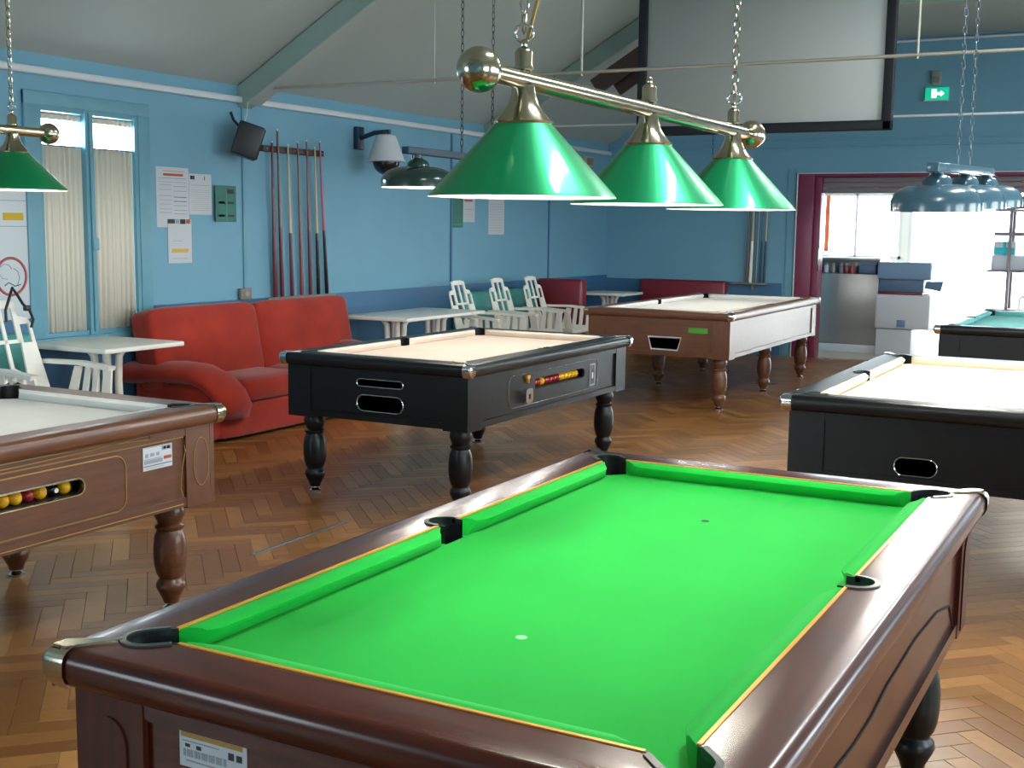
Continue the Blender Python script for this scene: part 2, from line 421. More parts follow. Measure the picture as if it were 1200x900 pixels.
for n_, (y0, y1, lab) in enumerate(((WY0 + 0.032, 4.454, 'net curtain on the window half beside the white board'), (4.526, WY1 - 0.032, 'net curtain on the window half beside the red sofa'))):
    t = thing('net_curtain', lab, 'curtain', (XW - 0.012, 0, 0), 0, 'net curtains of the side window')
    def sheet(z0, z1, amp, nm):
        mb = MB(); N = 64; rows = [z0, z1]
        vs = []
        for z in rows:
            for i in range(N + 1):
                s_ = i / N; vs.append((amp * math.sin(s_ * PI * 15 + n_) + amp * 0.6 * math.sin(s_ * PI * 33), y0 + (y1 - y0) * s_, z))
        mb.add(vs, [(i, i + 1, N + 2 + i, N + 1 + i) for i in range(N)])
        o = mb.build(nm, 'curtain', t, 180)
        sd = o.modifiers.new('thick', 'SOLIDIFY'); sd.thickness = 0.001
    sheet(WZ0 + 0.03, 2.035, 0.008, 'drape')
    sheet(2.2, 2.245, 0.006, 'pelmet')
    for z in (2.03, 2.24): MB().tube([(0.004, y0, z), (0.004, y1, z)], 0.005, 6).build('curtain_rod', 'chrome', t)
portal((XW - 0.12, (WY0 + WY1) / 2, (WZ0 + WZ1) / 2), (0, -PI / 2, 0), WZ1 - WZ0, WY1 - WY0)

# --- back wall with the wide opening to the bar room
OX0, OX1, OZ = -2.53, 3.2, 2.21
w = MB()
w.box((XW, YB, -0.08), (OX0, YB + 0.2, 3.95)); w.box((OX1, YB, -0.08), (XR, YB + 0.2, 3.95)); w.box((OX0, YB, OZ), (OX1, YB + 0.2, 3.95))
struct(w.build('wall_back', 'wall'), 'blue painted end wall around the wide maroon framed opening', 'wall')
d1 = struct(thing('door_1', None, None, (0, YB, 0)), 'wide maroon framed opening to the bright bar room', 'opening')
rbox('jamb', (OX0, -0.04, 0), (OX0 + 0.19, 0.22, OZ), 'maroon_paint', d1, 0.01)
rbox('jamb', (OX0 + 0.19, 0.02, 0), (OX0 + 0.27, 0.22, OZ - 0.03), 'maroon_paint', d1, 0.01)
rbox('jamb', (OX1 - 0.27, -0.04, 0), (OX1, 0.22, OZ), 'maroon_paint', d1, 0.01)
rbox('lintel_board', (OX0 + 0.19, -0.03, OZ - 0.035), (OX1 - 0.27, 0.22, OZ), 'maroon_paint', d1, 0.006)
for k in range(3): rbox('shutter_slat', (OX0 + 0.27, 0.06 + 0.01 * k, 1.985 + 0.064 * k), (OX1 - 0.27, 0.2, 1.985 + 0.064 * k + 0.06), 'shutter', d1, 0.012)
for x in (OX0 - 0.015, OX1): rbox('edge_strip', (x, -0.05, 0), (x + 0.015, 0.0, OZ + 0.015), 'white_pvc', d1, 0.003)
rbox('edge_strip', (OX0 - 0.015, -0.05, OZ), (OX1 + 0.015, 0.0, OZ + 0.015), 'white_pvc', d1, 0.003)
rbox('pull_handle', (OX0 + 0.26, -0.0, 1.05), (OX0 + 0.285, 0.03, 1.35), 'chrome', d1, 0.008)

# --- right wall with four windows, wall behind the viewer, ceiling
w = MB(); RWIN = [(-2.9, -0.7), (1.0, 3.2), (4.6, 6.8), (8.4, 10.6)]; RZ0, RZ1 = 0.9, 2.35
ys = [YF - 0.2] + [q for a in RWIN for q in a] + [YB + 0.2]
for i in range(0, len(ys), 2): w.box((XR, ys[i], -0.08), (XR + 0.2, ys[i + 1], 2.75))
for a, b in RWIN: w.box((XR, a, -0.08), (XR + 0.2, b, RZ0)); w.box((XR, a, RZ1), (XR + 0.2, b, 2.75))
struct(w.build('wall_right', 'wall'), 'blue painted side wall with four windows', 'wall')
for i, (a, b) in enumerate(RWIN):
    wi = struct(thing('window_%d' % (i + 2), None, None, (XR, 0, 0)), 'blue framed window in the wall facing the sofa', 'window')
    f = MB()
    for p, q in (((0, a, RZ0), (0.1, a + 0.06, RZ1)), ((0, b - 0.06, RZ0), (0.1, b, RZ1)), ((0, a, RZ0), (0.1, b, RZ0 + 0.06)), ((0, a, RZ1 - 0.06), (0.1, b, RZ1)), ((0, (a + b) / 2 - 0.03, RZ0), (0.1, (a + b) / 2 + 0.03, RZ1))): f.box(p, q)
    f.build('window_frame', 'frame_blue', wi)
    for p, q in ((a + 0.06, (a + b) / 2 - 0.03), ((a + b) / 2 + 0.03, b - 0.06)): box('pane', (0.06, p, RZ0 + 0.06), (0.065, q, RZ1 - 0.06), 'glass', wi)
    portal((XR + 0.15, (a + b) / 2, (RZ0 + RZ1) / 2), (0, PI / 2, 0), RZ1 - RZ0, b - a)
w = MB(); FILL_WIN = [(-4.2, -2.2)]  # window added out of view to send light onto the end wall
xs_ = [XW - 0.2] + [q for a in FILL_WIN for q in a] + [XR + 0.2]
for i in range(0, len(xs_), 2): w.box((xs_[i], YF - 0.2, -0.08), (xs_[i + 1], YF, 3.95))
for a, b in FILL_WIN: w.box((a, YF - 0.2, -0.08), (b, YF, RZ0)); w.box((a, YF - 0.2, RZ1), (b, YF, 3.95))
struct(w.build('wall_front', 'wall'), 'blue painted wall behind the viewer', 'wall')
for i, (a, b) in enumerate(FILL_WIN):
    wi = struct(thing('window_%d' % (8 + i), None, None, (0, YF, 0)), 'added blue framed window behind the viewer, lighting the end wall', 'window')
    f = MB()
    for p, q in (((a, -0.1, RZ0 + 0.06), (a + 0.06, 0, RZ1 - 0.06)), ((b - 0.06, -0.1, RZ0 + 0.06), (b, 0, RZ1 - 0.06)), ((a, -0.1, RZ0), (b, 0, RZ0 + 0.06)), ((a, -0.1, RZ1 - 0.06), (b, 0, RZ1)), (((a + b) / 2 - 0.03, -0.1, RZ0 + 0.06), ((a + b) / 2 + 0.03, 0, RZ1 - 0.06))): f.box(p, q)
    f.build('window_frame', 'frame_blue', wi)
    for p, q in ((a + 0.06, (a + b) / 2 - 0.03), ((a + b) / 2 + 0.03, b - 0.06)): box('pane', (p, -0.065, RZ0 + 0.06), (q, -0.06, RZ1 - 0.06), 'glass', wi)
    portal(((a + b) / 2, YF - 0.15, (RZ0 + RZ1) / 2), (PI / 2, 0, 0), b - a, RZ1 - RZ0)
XS = 2.0
c = MB()
for poly in ([(XW - 0.2, ZE - 0.114), (XW + XS, ZC), (XW + XS, ZC + 0.1), (XW - 0.2, ZE)], [(XW + XS, ZC), (XR - XS, ZC), (XR - XS, ZC + 0.1), (XW + XS, ZC + 0.1)], [(XR - XS, ZC), (XR + 0.2, ZE - 0.114), (XR + 0.2, ZE), (XR - XS, ZC + 0.1)]):
    c.prism(poly, 'y', YF - 0.2, YB + 0.2)
struct(c.build('ceiling', 'ceiling'), 'grey painted ceiling, sloping at the sides', 'ceiling')
SL = (ZC - ZE) / XS
for k, yt in enumerate((-1.7, 2.2, 6.1, 10.0)):
    t = struct(thing('roof_truss', None, None, (0, yt, 0)), ('sage green roof truss above the loudspeaker' if k == 2 else 'sage green roof truss behind the projection screen' if k == 3 else 'sage green roof truss over the near pool tables'), 'truss')
    for sgn, xe in ((1, XW), (-1, XR)):
        xt = xe + sgn * XS
        MB().prism([(xe, ZE - 0.01), (xt, ZC - 0.01), (xt, ZC - 0.2), (xe + sgn * 0.12, ZE - 0.12), (xe + sgn * 0.02, ZE - 0.17), (xe, ZE - 0.17)], 'y', -0.07, 0.07).build('rafter', 'beam', t)
        MB().prism([(xe + sgn * 0.1, ZE - 0.135), (xt, ZC - 0.2), (xt, ZC - 0.215), (xe + sgn * 0.1, ZE - 0.15)], 'y', -0.085, 0.085).build('underboard', 'ceiling', t)
    MB().prism([(XW + XS, ZC - 0.005), (XR - XS, ZC - 0.005), (XR - XS, ZC - 0.2), (XW + XS, ZC - 0.2)], 'y', -0.07, 0.07).build('collar_beam', 'beam', t)
    MB().tube([(XW + 0.1, 0, 2.58), (XR - 0.1, 0, 2.56)], 0.011, 8).build('tie_rod', 'steel_rod' if k != 3 else 'white_pvc', t, 60)
    for hx in ((-3.27, -2.1, 0.09) if k != 3 else ()): MB().tube([(hx, 0, 2.55), (hx, 0, min(ZC, ZE + SL * (hx - XW)) - 0.02)], 0.009 if hx > -3 else 0.004, 8).build('hanger_rod', 'steel_rod', t, 60)
    if k == 3:
        for dx in (0, 0.16): MB().prism([(-3.75 + dx, 3.0), (-2.9 + dx, 3.5), (-2.9 + dx, 3.32), (-3.65 + dx, 2.86)], 'y', -0.22 + dx, -0.19 + dx).build('brace_board', 'brace', t)
# dado, conduits and cover strips
tr = struct(MB().box((XW, YF, 0), (XW + 0.012, WY0 - 0.13, 0.93)).box((XW, WY1 + 0.13, 0), (XW + 0.012, YB, 0.93)).box((XW, WY0 - 0.13, 0), (XW + 0.012, WY1 + 0.13, 0.7)).build('trim_1', 'dado'), 'dark blue boarded dado along the side wall', 'dado')
rbox('dado_rail', (XW + 0.012, WY1 + 0.13, 0.79), (XW + 0.018, YB - 0.02, 0.797), 'dado', tr, 0.001)
struct(box('trim_2', (XW + 0.012, YB - 0.012, 0), (-2.69, YB, 0.89), 'dado'), 'dark blue dado on the end wall', 'dado')
struct(rbox('trim_3', (XW, YF, 2.472), (XW + 0.05, YB - 0.01, 2.522), 'white_pvc', None, 0.012), 'white cable conduit high on the side wall', 'conduit')
for i, y in enumerate((6.08, 9.26, 11.49)):
    struct(rbox('trim_%d' % (4 + i), (XW, y - 0.016, 0.93), (XW + 0.014, y + 0.016, 2.47), 'dado' if i else 'frame_blue', None, 0.004), ('pale blue joint strip beside the wall socket', 'dark blue joint strip beside the green poster', 'dark blue joint strip above the maroon booth')[i], 'strip')
g = MB().box((XW + 0.01, YB - 0.012, 2.545), (XR, YB, 2.60)).box((XW + 0.01, YB - 0.035, 2.60), (XR, YB, 2.618)).box((XW + 0.01, YB - 0.035, 2.528), (XR, YB, 2.546))
struct(g.build('trim_7', 'wall'), 'blue double moulding across the end wall', 'moulding')
struct(MB().tube([(XW + XS + 0.1, YB - 0.03, 3.70), (XR - XS, YB - 0.03, 3.70)], 0.016, 8).build('trim_8', 'white_pvc', None, 60), 'white pipe under the ceiling of the end wall', 'pipe')
struct(rbox('trim_9', (-2.66, YB - 0.015, 0.0), (-2.56, YB, OZ + 0.06), 'wall', None, 0.004), 'blue casing board beside the maroon opening', 'casing')

# --- bar room behind the opening
BY1, BX0, BX1, BZ = 18.5, -4.6, 4.6, 2.7
bf = struct(box('floor_bar_room', (BX0, YB + 0.1, -0.08), (BX1, BY1 + 0.2, 0.0), 'tile'), 'pale tiled floor of the bar room', 'floor')
struct(box('wall_bar_left', (BX0 - 0.2, YB + 0.2, -0.08), (BX0, BY1 + 0.2, BZ + 0.1), 'white_wall'), 'white side wall of the bar room', 'wall')
struct(box('wall_bar_right', (BX1, YB + 0.2, -0.08), (BX1 + 0.2, BY1 + 0.2, BZ + 0.1), 'white_wall'), 'white far side wall of the bar room', 'wall')
struct(box('ceiling_bar_room', (BX0 - 0.2, YB + 0.2, BZ), (BX1 + 0.2, BY1 + 0.2, BZ + 0.1), 'white_wall'), 'white ceiling of the bar room', 'ceiling')
w = MB(); holes = [(-3.75, -2.3, 1.1, 2.15), (-2.2, 3.8, 0.02, 2.35)]
w.box((BX0, BY1, -0.08), (-3.75, BY1 + 0.2, BZ)); w.box((-2.3, BY1, -0.08), (-2.2, BY1 + 0.2, BZ)); w.box((3.8, BY1, -0.08), (BX1, BY1 + 0.2, BZ))
w.box((-3.75, BY1, -0.08), (-2.3, BY1 + 0.2, 1.1)); w.box((-3.75, BY1, 2.15), (-2.3, BY1 + 0.2, BZ)); w.box((-2.2, BY1, 2.35), (3.8, BY1 + 0.2, BZ)); w.box((-2.2, BY1, -0.08), (3.8, BY1 + 0.2, 0.02))
struct(w.build('wall_bar_end', 'white_wall'), 'white glazed end wall of the bar room', 'wall')
for i, (a, b, z0, z1) in enumerate(holes):
    wi = struct(thing('window_%d' % (6 + i), None, None, (0, BY1, 0)), ('bright window above the steel counter', 'bright glazed doors of the bar room')[i], 'window')
    n = 2 if i == 0 else 4
    f = MB()
    for p, q in (((a, 0, z0), (a + 0.05, 0.08, z1)), ((b - 0.05, 0, z0), (b, 0.08, z1)), ((a, 0, z1 - 0.05), (b, 0.08, z1)), ((a, 0, z0), (b, 0.08, z0 + 0.05))): f.box(p, q)
    f.build('window_frame', 'white_pvc', wi)
    wd = (b - a - 0.1) / n
    for k in range(n):
        box('pane', (a + 0.05 + wd * k + (0.02 if k else 0), 0.05, z0 + 0.05), (a + 0.05 + wd * (k + 1) - 0.02, 0.055, z1 - 0.05), 'glass', wi)
        if k: box('mullion', (a + 0.03 + wd * k, 0, z0), (a + 0.07 + wd * k, 0.07, z1), 'white_pvc', wi)
    if i == 0: box('awning_strip', (-3.52, -0.03, 1.2), (-3.45, 0.0, 2.1), 'orange', wi)
    portal(((a + b) / 2, BY1 + 0.15, (z0 + z1) / 2), (-PI / 2, 0, 0), b - a, z1 - z0)
struct(box('ground', (-40, BY1 + 0.2, -0.2), (40, 70, -0.1), 'concrete'), 'pale terrace outside the bar room', 'ground')

# ================================================================== pool tables
RW = 0.13
def leg_profile(h, k=1.0):
    p = [(0.030, 0.03), (0.036, 0.05), (0.052, 0.082), (0.059, 0.10), (0.055, 0.118), (0.046, 0.128), (0.044, 0.134), (0.054, 0.15), (0.062, 0.18), (0.066, 0.22), (0.066, 0.26), (0.061, 0.305),
         (0.052, 0.328), (0.049, 0.335), (0.058, 0.343), (0.058, 0.352), (0.046, 0.360), (0.050, 0.372), (0.060, 0.395), (0.061, 0.415), (0.052, 0.435), (0.050, 0.45)]
    return [(r * k, z * h / 0.45) for r, z in p]

def face_frame(side, W, L, inset):
    """Maps (s, z, depth) on a cabinet face to local coordinates; depth runs outwards."""
    if side == 'near': return lambda s, z, d: (s, inset - d, z)
    if side == 'far': return lambda s, z, d: (s, L - inset + d, z)
    if side == 'right': return lambda s, z, d: (W - inset + d, s, z)
    return lambda s, z, d: (inset - d, s, z)

def on_face(fm, poly, d0, d1):
    return MB().loft([[fm(s, z, d0) for s, z in poly], [fm(s, z, d1) for s, z in poly]])

def line_on_face(name, fm, pts, r, m, parent, closed=False, d=0.0):
    return MB().tube([fm(s, z, d) for s, z in pts], r, 6, True, closed).build(name, m, parent, 60)

def pool_table(label, loc, W, L, H, wood, wood_x, cloth, cap, trim, zb=0.45, legwood=None, mids=0, rz=0.0, hole=None, group=None, pocket_r=0.042, leg_in=0.14):
    t = thing('pool_table', label, 'pool table', loc, rz, group)
    rh = 0.068
    prof = [(RW, H - rh), (RW, H), (0.026, H)]
    for i in range(1, 5):
        a = PI / 2 * i / 5; prof.append((0.026 - 0.026 * math.sin(a), H - 0.026 + 0.026 * math.cos(a)))
    prof += [(0, H - 0.026), (0, H - 0.045), (0.006, H - 0.058), (0.02, H - rh)]
    # cutter with the six pocket shapes
    G = (RW, RW, W - RW, L - RW); r = pocket_r; k = 0.012
    pk = []
    for cx, cy, dx, dy in ((G[0], G[1], 1, 1), (G[2], G[1], -1, 1), (G[0], G[3], 1, -1), (G[2], G[3], -1, -1)):
        q = k / math.sqrt(2); pk.append(((cx - dx * q, cy - dy * q), (dx, dy)))
    for cx, dx in ((G[0], 1), (G[2], -1)): pk.append(((cx - dx * k, L / 2), (dx, 0)))
    def cutter():
        mb = MB()
        for i_, (c_, d_) in enumerate(pk): mb.prism([tuple(q) for q in stadium(c_, d_, r, 0.062 if i_ < 4 else 0.034)], 'z', H - 0.14, H + 0.05)
        return mb.mesh('cutter', None)
    for side in ('near', 'right', 'far', 'left'):
        mb = MB(); n = len(prof)
        if side == 'near': P = [[(u, u, z) for u, z in prof], [(W - u, u, z) for u, z in prof]]
        elif side == 'far': P = [[(u, L - u, z) for u, z in prof], [(W - u, L - u, z) for u, z in prof]]
        elif side == 'left': P = [[(u, u, z) for u, z in prof], [(u, L - u, z) for u, z in prof]]
        else: P = [[(W - u, u, z) for u, z in prof], [(W - u, L - u, z) for u, z in prof]]
        mb.loft(P)
        o = mb.build('rail', wood_x if side in ('near', 'far') else wood, t, 40)
        boolean_cut(o, cutter())
    bed = MB().box((G[0] - 0.005, G[1] - 0.005, H - 0.062), (G[2] + 0.005, G[3] + 0.005, H - 0.042)).build('bed_cloth', cloth, t)
    boolean_cut(bed, cutter())
    # cushions
    cp = [(0.0, H - 0.042), (0.0, H - 0.002), (0.012, H + 0.001), (0.036, H - 0.004), (0.043, H - 0.009), (0.043, H - 0.014), (0.018, H - 0.042)]
    def cushion(a, b, f):
        """a, b: end points along the rail; ends splay open towards the pockets."""
        ring = lambda e, s_: [f(e + s_ * (0.0 + u * 0.75), u, z) for u, z in cp]
        mid = lambda e, s_: [f(e + s_ * (0.02 + u * 0.55), u if u < 0.03 else u, z) for u, z in cp]
        ra = [f(a + u * 0.9 + (0.0), max(0, u - 0.012) if u > 0.033 else u, z) for u, z in cp]; rb = [f(b - u * 0.9, max(0, u - 0.012) if u > 0.033 else u, z) for u, z in cp]
        ra2 = [f(a + 0.035 + u * 0.8, u, z) for u, z in cp]; rb2 = [f(b - 0.035 - u * 0.8, u, z) for u, z in cp]
        MB().loft([ra, ra2, rb2, rb]).build('cushion', cloth, t, 35)
        MB().box((0, 0, 0), (0, 0, 0)) if False else None
    cg, sg = 0.055, 0.043
    fl = lambda s, u, z: (G[0] + u, s, z); frr = lambda s, u, z: (G[2] - u, s, z); fn = lambda s, u, z: (s, G[1] + u, z); ff = lambda s, u, z: (s, G[3] - u, z)
    segs = [(G[1] + cg, L / 2 - sg, fl), (L / 2 + sg, G[3] - cg, fl), (G[1] + cg, L / 2 - sg, frr), (L / 2 + sg, G[3] - cg, frr), (G[0] + cg, G[2] - cg, fn), (G[0] + cg, G[2] - cg, ff)]
    for a, b, f in segs:
        cushion(a, b, f)
        if trim:
            MB().loft([[f(e, -0.006, H - 0.003), f(e, -0.006, H + 0.002), f(e, 0.001, H + 0.002), f(e, 0.001, H - 0.003)] for e in (a, b)]).build('trim_strip', trim, t)
    # pockets
    for i, (c_, d_) in enumerate(pk):
        ext = 0.05 if i < 4 else 0.028
        inn = stadium(c_, d_, r - 0.004, ext); out = stadium(c_, d_, r - 0.0003, ext)
        mb = MB(); N = len(inn)
        rings = [[(q.x, q.y, z) for q in pts] for pts, z in ((out, H - 0.11), (out, H + 0.001), (inn, H + 0.001), (inn, H - 0.11))]
        vs = [p for rr in rings for p in rr]; fs = []
        for a in range(3):
            for j in range(N - 1): fs.append((a * N + j, a * N + j + 1, (a + 1) * N + j + 1, (a + 1) * N + j))
        mb.add(vs, fs)
        mb.prism([(q.x, q.y) for q in out], 'z', H - 0.115, H - 0.11)
        po = mb.build('pocket', 'rubber', t, 40)
        re = ext * 0.75 if i < 4 else 0.010
        ro = stadium(c_, d_, r + 0.007, re); ri = stadium(c_, d_, r - 0.004, re)
        rings = [[(q.x, q.y, z) for q in pts] for pts, z in ((ro, H + 0.0002), (ro, H + 0.003), (ri, H + 0.004), (ri, H - 0.01))]
        mb = MB(); vs = [p for rr in rings for p in rr]; fs = []
        for a in range(3):
            for j in range(N - 1): fs.append((a * N + j, a * N + j + 1, (a + 1) * N + j + 1, (a + 1) * N + j))
        mb.add(vs, fs).build('pocket_rim', 'rim', po, 40)
    # corner caps
    for sx, sy, cx, cy in ((1, 1, 0, 0), (-1, 1, W, 0), (1, -1, 0, L), (-1, -1, W, L)):
        e = 0.005; R = 0.009; path = [(0.0, 0.055, 1.0)]
        # path of the outer edge around the corner, with inward normals
        pts = [((0.0, 0.05), (1, 0))]
        for i in range(7):
            a = PI / 2 * i / 6; pts.append(((R - R * math.cos(a), R - R * math.sin(a)), (math.cos(a), math.sin(a))))
        pts.append(((0.05, 0.0), (0, 1)))
        cpf = [(0.03, H + 0.001), (0.024, H + e)] + [(u - e, z + e * 0.4) for u, z in prof[3:-1]] + [(0.012, H - rh - 0.002)]
        rings = []
        for (px, py), (nx, ny) in pts:
            rings.append([(cx + sx * (px + nx * u), cy + sy * (py + ny * u), z) for u, z in cpf])
        mb = MB(); n = len(cpf); vs = [p for q in rings for p in q]
        mb.add(vs, [(a * n + j, a * n + j + 1, (a + 1) * n + j + 1, (a + 1) * n + j) for a in range(len(rings) - 1) for j in range(n - 1)])
        tongue = [(0.012, 0.04), (0.012, 0.012), (0.04, 0.012), (0.094, 0.088), (0.088, 0.094)]
        mb.prism([(cx + sx * u, cy + sy * v) for u, v in tongue], 'z', H - 0.002, H + e)
        mb.build('corner_cap', cap, t, 40)
    # cabinet
    ci = 0.035; zt = H - rh
    for side in ('near', 'far', 'left', 'right'):
        fm = face_frame(side, W, L, ci)
        e0 = 0.0 if side in ('near', 'far') else 0.0235
        s0, s1 = ci + e0, (W if side in ('near', 'far') else L) - ci - e0
        wd = wood_x if side in ('near', 'far') else wood
        pn = MB().loft([[fm(s, z, d) for s, z in ((s0 + (0.0 if e0 else 0.002), zb + 0.01), (s1 - (0.0 if e0 else 0.002), zb + 0.01), (s1 - (0.0 if e0 else 0.002), zt), (s0 + (0.0 if e0 else 0.002), zt))] for d in (-0.03, -0.012)]).build('panel', wd, t)
        if hole and side in hole:
            mb = MB()
            for poly in hole[side]: mb.loft([[fm(s, z, d) for s, z in poly] for d in (-0.06, 0.03)])
            boolean_cut(pn, mb.mesh('cutter', None))
        pw = 0.155
        for a, b, z0, z1 in ((s0 + 0.012, s1 - 0.012, zt - 0.034, zt), (s0 + 0.012, s1 - 0.012, zb, zb + 0.035)):
            MB().loft([[fm(s, z, d) for s, z in ((a, z0), (b, z0), (b, z1), (a, z1))] for d in (-0.02, -0.002)]).build('frame_strip', wd, t)
        for a, b in ((s0, s0 + pw - e0), (s1 - pw + e0, s1)):
            arc = [(a if a < 1 else a, zb - 0.008), (b, zb - 0.008), (b, zt), (a, zt)]
            MB().loft([[fm(s, z, d) for s, z in arc] for d in (-0.022, 0.0)]).build('corner_post', M.get((wood if isinstance(wood, str) else '') + '_v') or wd, t)
    MB().box((ci + 0.02, ci + 0.02, zb), (W - ci - 0.02, L - ci - 0.02, zb + 0.012)).build('bottom_board', wood, t)
    # legs
    lp = leg_profile(zb); li = leg_in
    spots = [(li, li), (W - li, li), (li, L - li), (W - li, L - li)] + [(x, L / 2) for x in (li, W - li)] * mids
    for x, y in spots:
        lg = MB().lathe(lp, (x, y, 0), 20).build('leg', legwood or wood, t, 50)
        MB().lathe([(0.034, 0.0), (0.036, 0.01), (0.022, 0.018), (0.014, 0.022), (0.014, 0.045)], (x, y, 0), 14).build('foot', 'chrome', lg, 40)
    return t

def slot_poly(s0, s1, z0, z1, n=8):
    return rrect(s1 - s0, z1 - z0, (z1 - z0) * 0.48, n, ((s0 + s1) / 2, (z0 + z1) / 2))

def sticker(fm, parent, s0, s1, z0, z1, bars, d=0.002, base='paper', name='sticker'):
    st = on_face(fm, [(s0, z0), (s1, z0), (s1, z1), (s0, z1)], d - 0.002, d).build(name, base, parent)
    by = {}
    for (a, b, c_, e_, m_) in bars:
        mb = by.setdefault(m_, MB())
        A, B = s0 + (s1 - s0) * a, s0 + (s1 - s0) * b; Cc, E_ = z0 + (z1 - z0) * c_, z0 + (z1 - z0) * e_
        mb.loft([[fm(s, z, dd) for s, z in ((A, Cc), (B, Cc), (B, E_), (A, E_))] for dd in (d, d + 0.0008)])
    for m_, mb in by.items(): mb.build('printing', m_, st)['kind'] = 'stuff'
    return st

# --- near mahogany table with the green cloth
MW, ML, MH = 1.224, 2.19, 0.82
main = pool_table('dark mahogany pool table with bright green cloth and gold trim', (-0.13, -0.13, 0), MW, ML, MH, 'mahogany', 'mahogany_x', 'green_cloth', 'brass', 'gold', legwood='black_lacquer', zb=0.45)
fm = face_frame('near', MW, ML, 0.035)
bars = [(0.03, 0.95, 0.84, 0.97, 'pale_gold'), (0.05, 0.6, 0.72, 0.75, 'ink'), (0.09, 0.16, 0.57, 0.66, 'ink_dark'), (0.26, 0.33, 0.55, 0.66, 'ink_dark'), (0.74, 0.82, 0.52, 0.72, 'ink_dark'), (0.86, 0.94, 0.52, 0.7, 'ink_dark')]
bars += [(0.06 + 0.055 * i, 0.06 + 0.055 * i + 0.03 + 0.012 * (i % 2), 0.3, 0.5, 'ink') for i in range(12)] + [(0.1, 0.7, 0.16, 0.2, 'ink')]
sticker(fm, main, 0.262, 0.402, 0.655, 0.715, bars, -0.0095)
for side, s0s in (('near', (0.112, MW - 0.112)), ('right', (0.112, ML - 0.112))):
    f2 = face_frame(side, MW, ML, 0.035)
    for sc in s0s:
        pts = [(sc - 0.042, 0.455), (sc - 0.042, 0.60)] + [(sc - 0.042 * math.cos(PI * i / 12), 0.66 + 0.05 * math.sin(PI * i / 12)) for i in range(13)] + [(sc + 0.042, 0.60), (sc + 0.042, 0.455)]
        on_face(f2, pts, 0.0, 0.004).build('arch_inlay', 'mahogany_v', main)
f2 = face_frame('right', MW, ML, 0.035)
line_on_face('carved_groove', f2, [(0.19, 0.48), (0.25, 0.56), (0.4, 0.6), (0.6, 0.615), (0.8, 0.6), (0.95, 0.6), (1.1, 0.615), (1.4, 0.62), (1.7, 0.6), (1.9, 0.56), (1.98, 0.48)], 0.003, 'dark', main, False, -0.011)
# black spot mark and worn chalk mark on the cloth
MB().lathe([(0.011, 0), (0.011, 0.0006)], (0.606, 1.60, MH - 0.042), 16).build('spot_mark', 'ink_dark', main)
MB().lathe([(0.011, 0), (0.011, 0.0004)], (0.617, 0.56, MH - 0.042), 16).build('worn_spot', 'worn_green', main)

# --- left walnut table with the ball window
BW, BL, BH = 1.225, 2.2, 0.82
by0 = 2.16 - BL
tro = slot_poly(0.62 - by0, 1.475 - by0, 0.582, 0.642)
brown = pool_table('brown walnut pool table with grey cloth and gold inlaid lines', (-2.99, by0, 0), BW, BL, BH, 'walnut', 'walnut', 'grey_cloth', 'brass', None, legwood='walnut', hole={'right': [tro]}, zb=0.44, leg_in=0.16)
fm = face_frame('right', BW, BL, 0.035)
line_on_face('trough_rim', fm, tro, 0.006, 'brass', brown, True, -0.012)
MB().box((BW - 0.125, 0.60 - by0, 0.575), (BW - 0.066, 1.50 - by0, 0.583)).box((BW - 0.135, 0.60 - by0, 0.575), (BW - 0.125, 1.50 - by0, 0.66)).build('ball_trough', 'dark', brown)
line_on_face('inlay_line', fm, rrect(1.22, 0.205, 0.05, 8, (1.06 - by0, 0.589)), 0.003, 'pale_gold', brown, True, -0.011)
line_on_face('inlay_line', fm, [(1.95 - by0, 0.478), (1.935 - by0, 0.52), (1.945 - by0, 0.6), (1.965 - by0, 0.66), (1.955 - by0, 0.715), (0.24 - by0, 0.715)], 0.0025, 'pale_gold', brown, False, 0.0005)
line_on_face('inlay_line', fm, [(0.24 - by0, 0.745), (1.3 - by0, 0.745), (1.5 - by0, 0.742), (1.78 - by0, 0.731), (1.78 - by0, 0.7455), (1.45 - by0, 0.732), (1.2 - by0, 0.727), (0.24 - by0, 0.727)], 0.002, 'pale_gold', brown, False, 0.0005)
line_on_face('inlay_line', fm, [(0.24 - by0, 0.452), (1.95 - by0, 0.452)], 0.002, 'pale_gold', brown, False, 0.0005)
line_on_face('inlay_oval', fm, [(2.05 - by0 + 0.042 * math.cos(2 * PI * i / 28), 0.605 + 0.095 * math.sin(2 * PI * i / 28)) for i in range(28)], 0.0025, 'pale_gold', brown, True, 0.0005)
bars = [(0.04, 0.96, 0.955, 0.98, 'ink'), (0.02, 0.98, 0.17, 0.2, 'ink_dark'), (0.64, 0.96, 0.76, 0.94, 'ink'), (0.7, 0.78, 0.8, 0.92, 'ink_dark'), (0.82, 0.92, 0.8, 0.92, 'ink_dark'), (0.08, 0.18, 0.55, 0.72, 'ink'), (0.25, 0.38, 0.58, 0.72, 'ink'), (0.46, 0.56, 0.58, 0.72, 'ink'),
        (0.04, 0.62, 0.46, 0.49, 'ink'), (0.7, 0.97, 0.36, 0.5, 'ink_red'), (0.04, 0.66, 0.28, 0.44, 'ink'), (0.08, 0.7, 0.08, 0.1, 'ink')]
sticker(fm, brown, 1.755 - by0, 1.905 - by0, 0.612, 0.7, bars, -0.0095)
BALLN = {'yellow': 'ball_yellow', 'red': 'ball_red', 'black': 'ball_black', 'white': 'ball_white'}
def ball(c_, col, where):
    o = MB().sphere((0, 0, 0), 0.0254, 18, 12).build('pool_ball', BALLN[col], None, 180); o.location = c_
    return tag(o, '%s pool ball in the ball window of the %s' % (col, where), 'ball', '%s balls in the window of the %s' % (col, where))
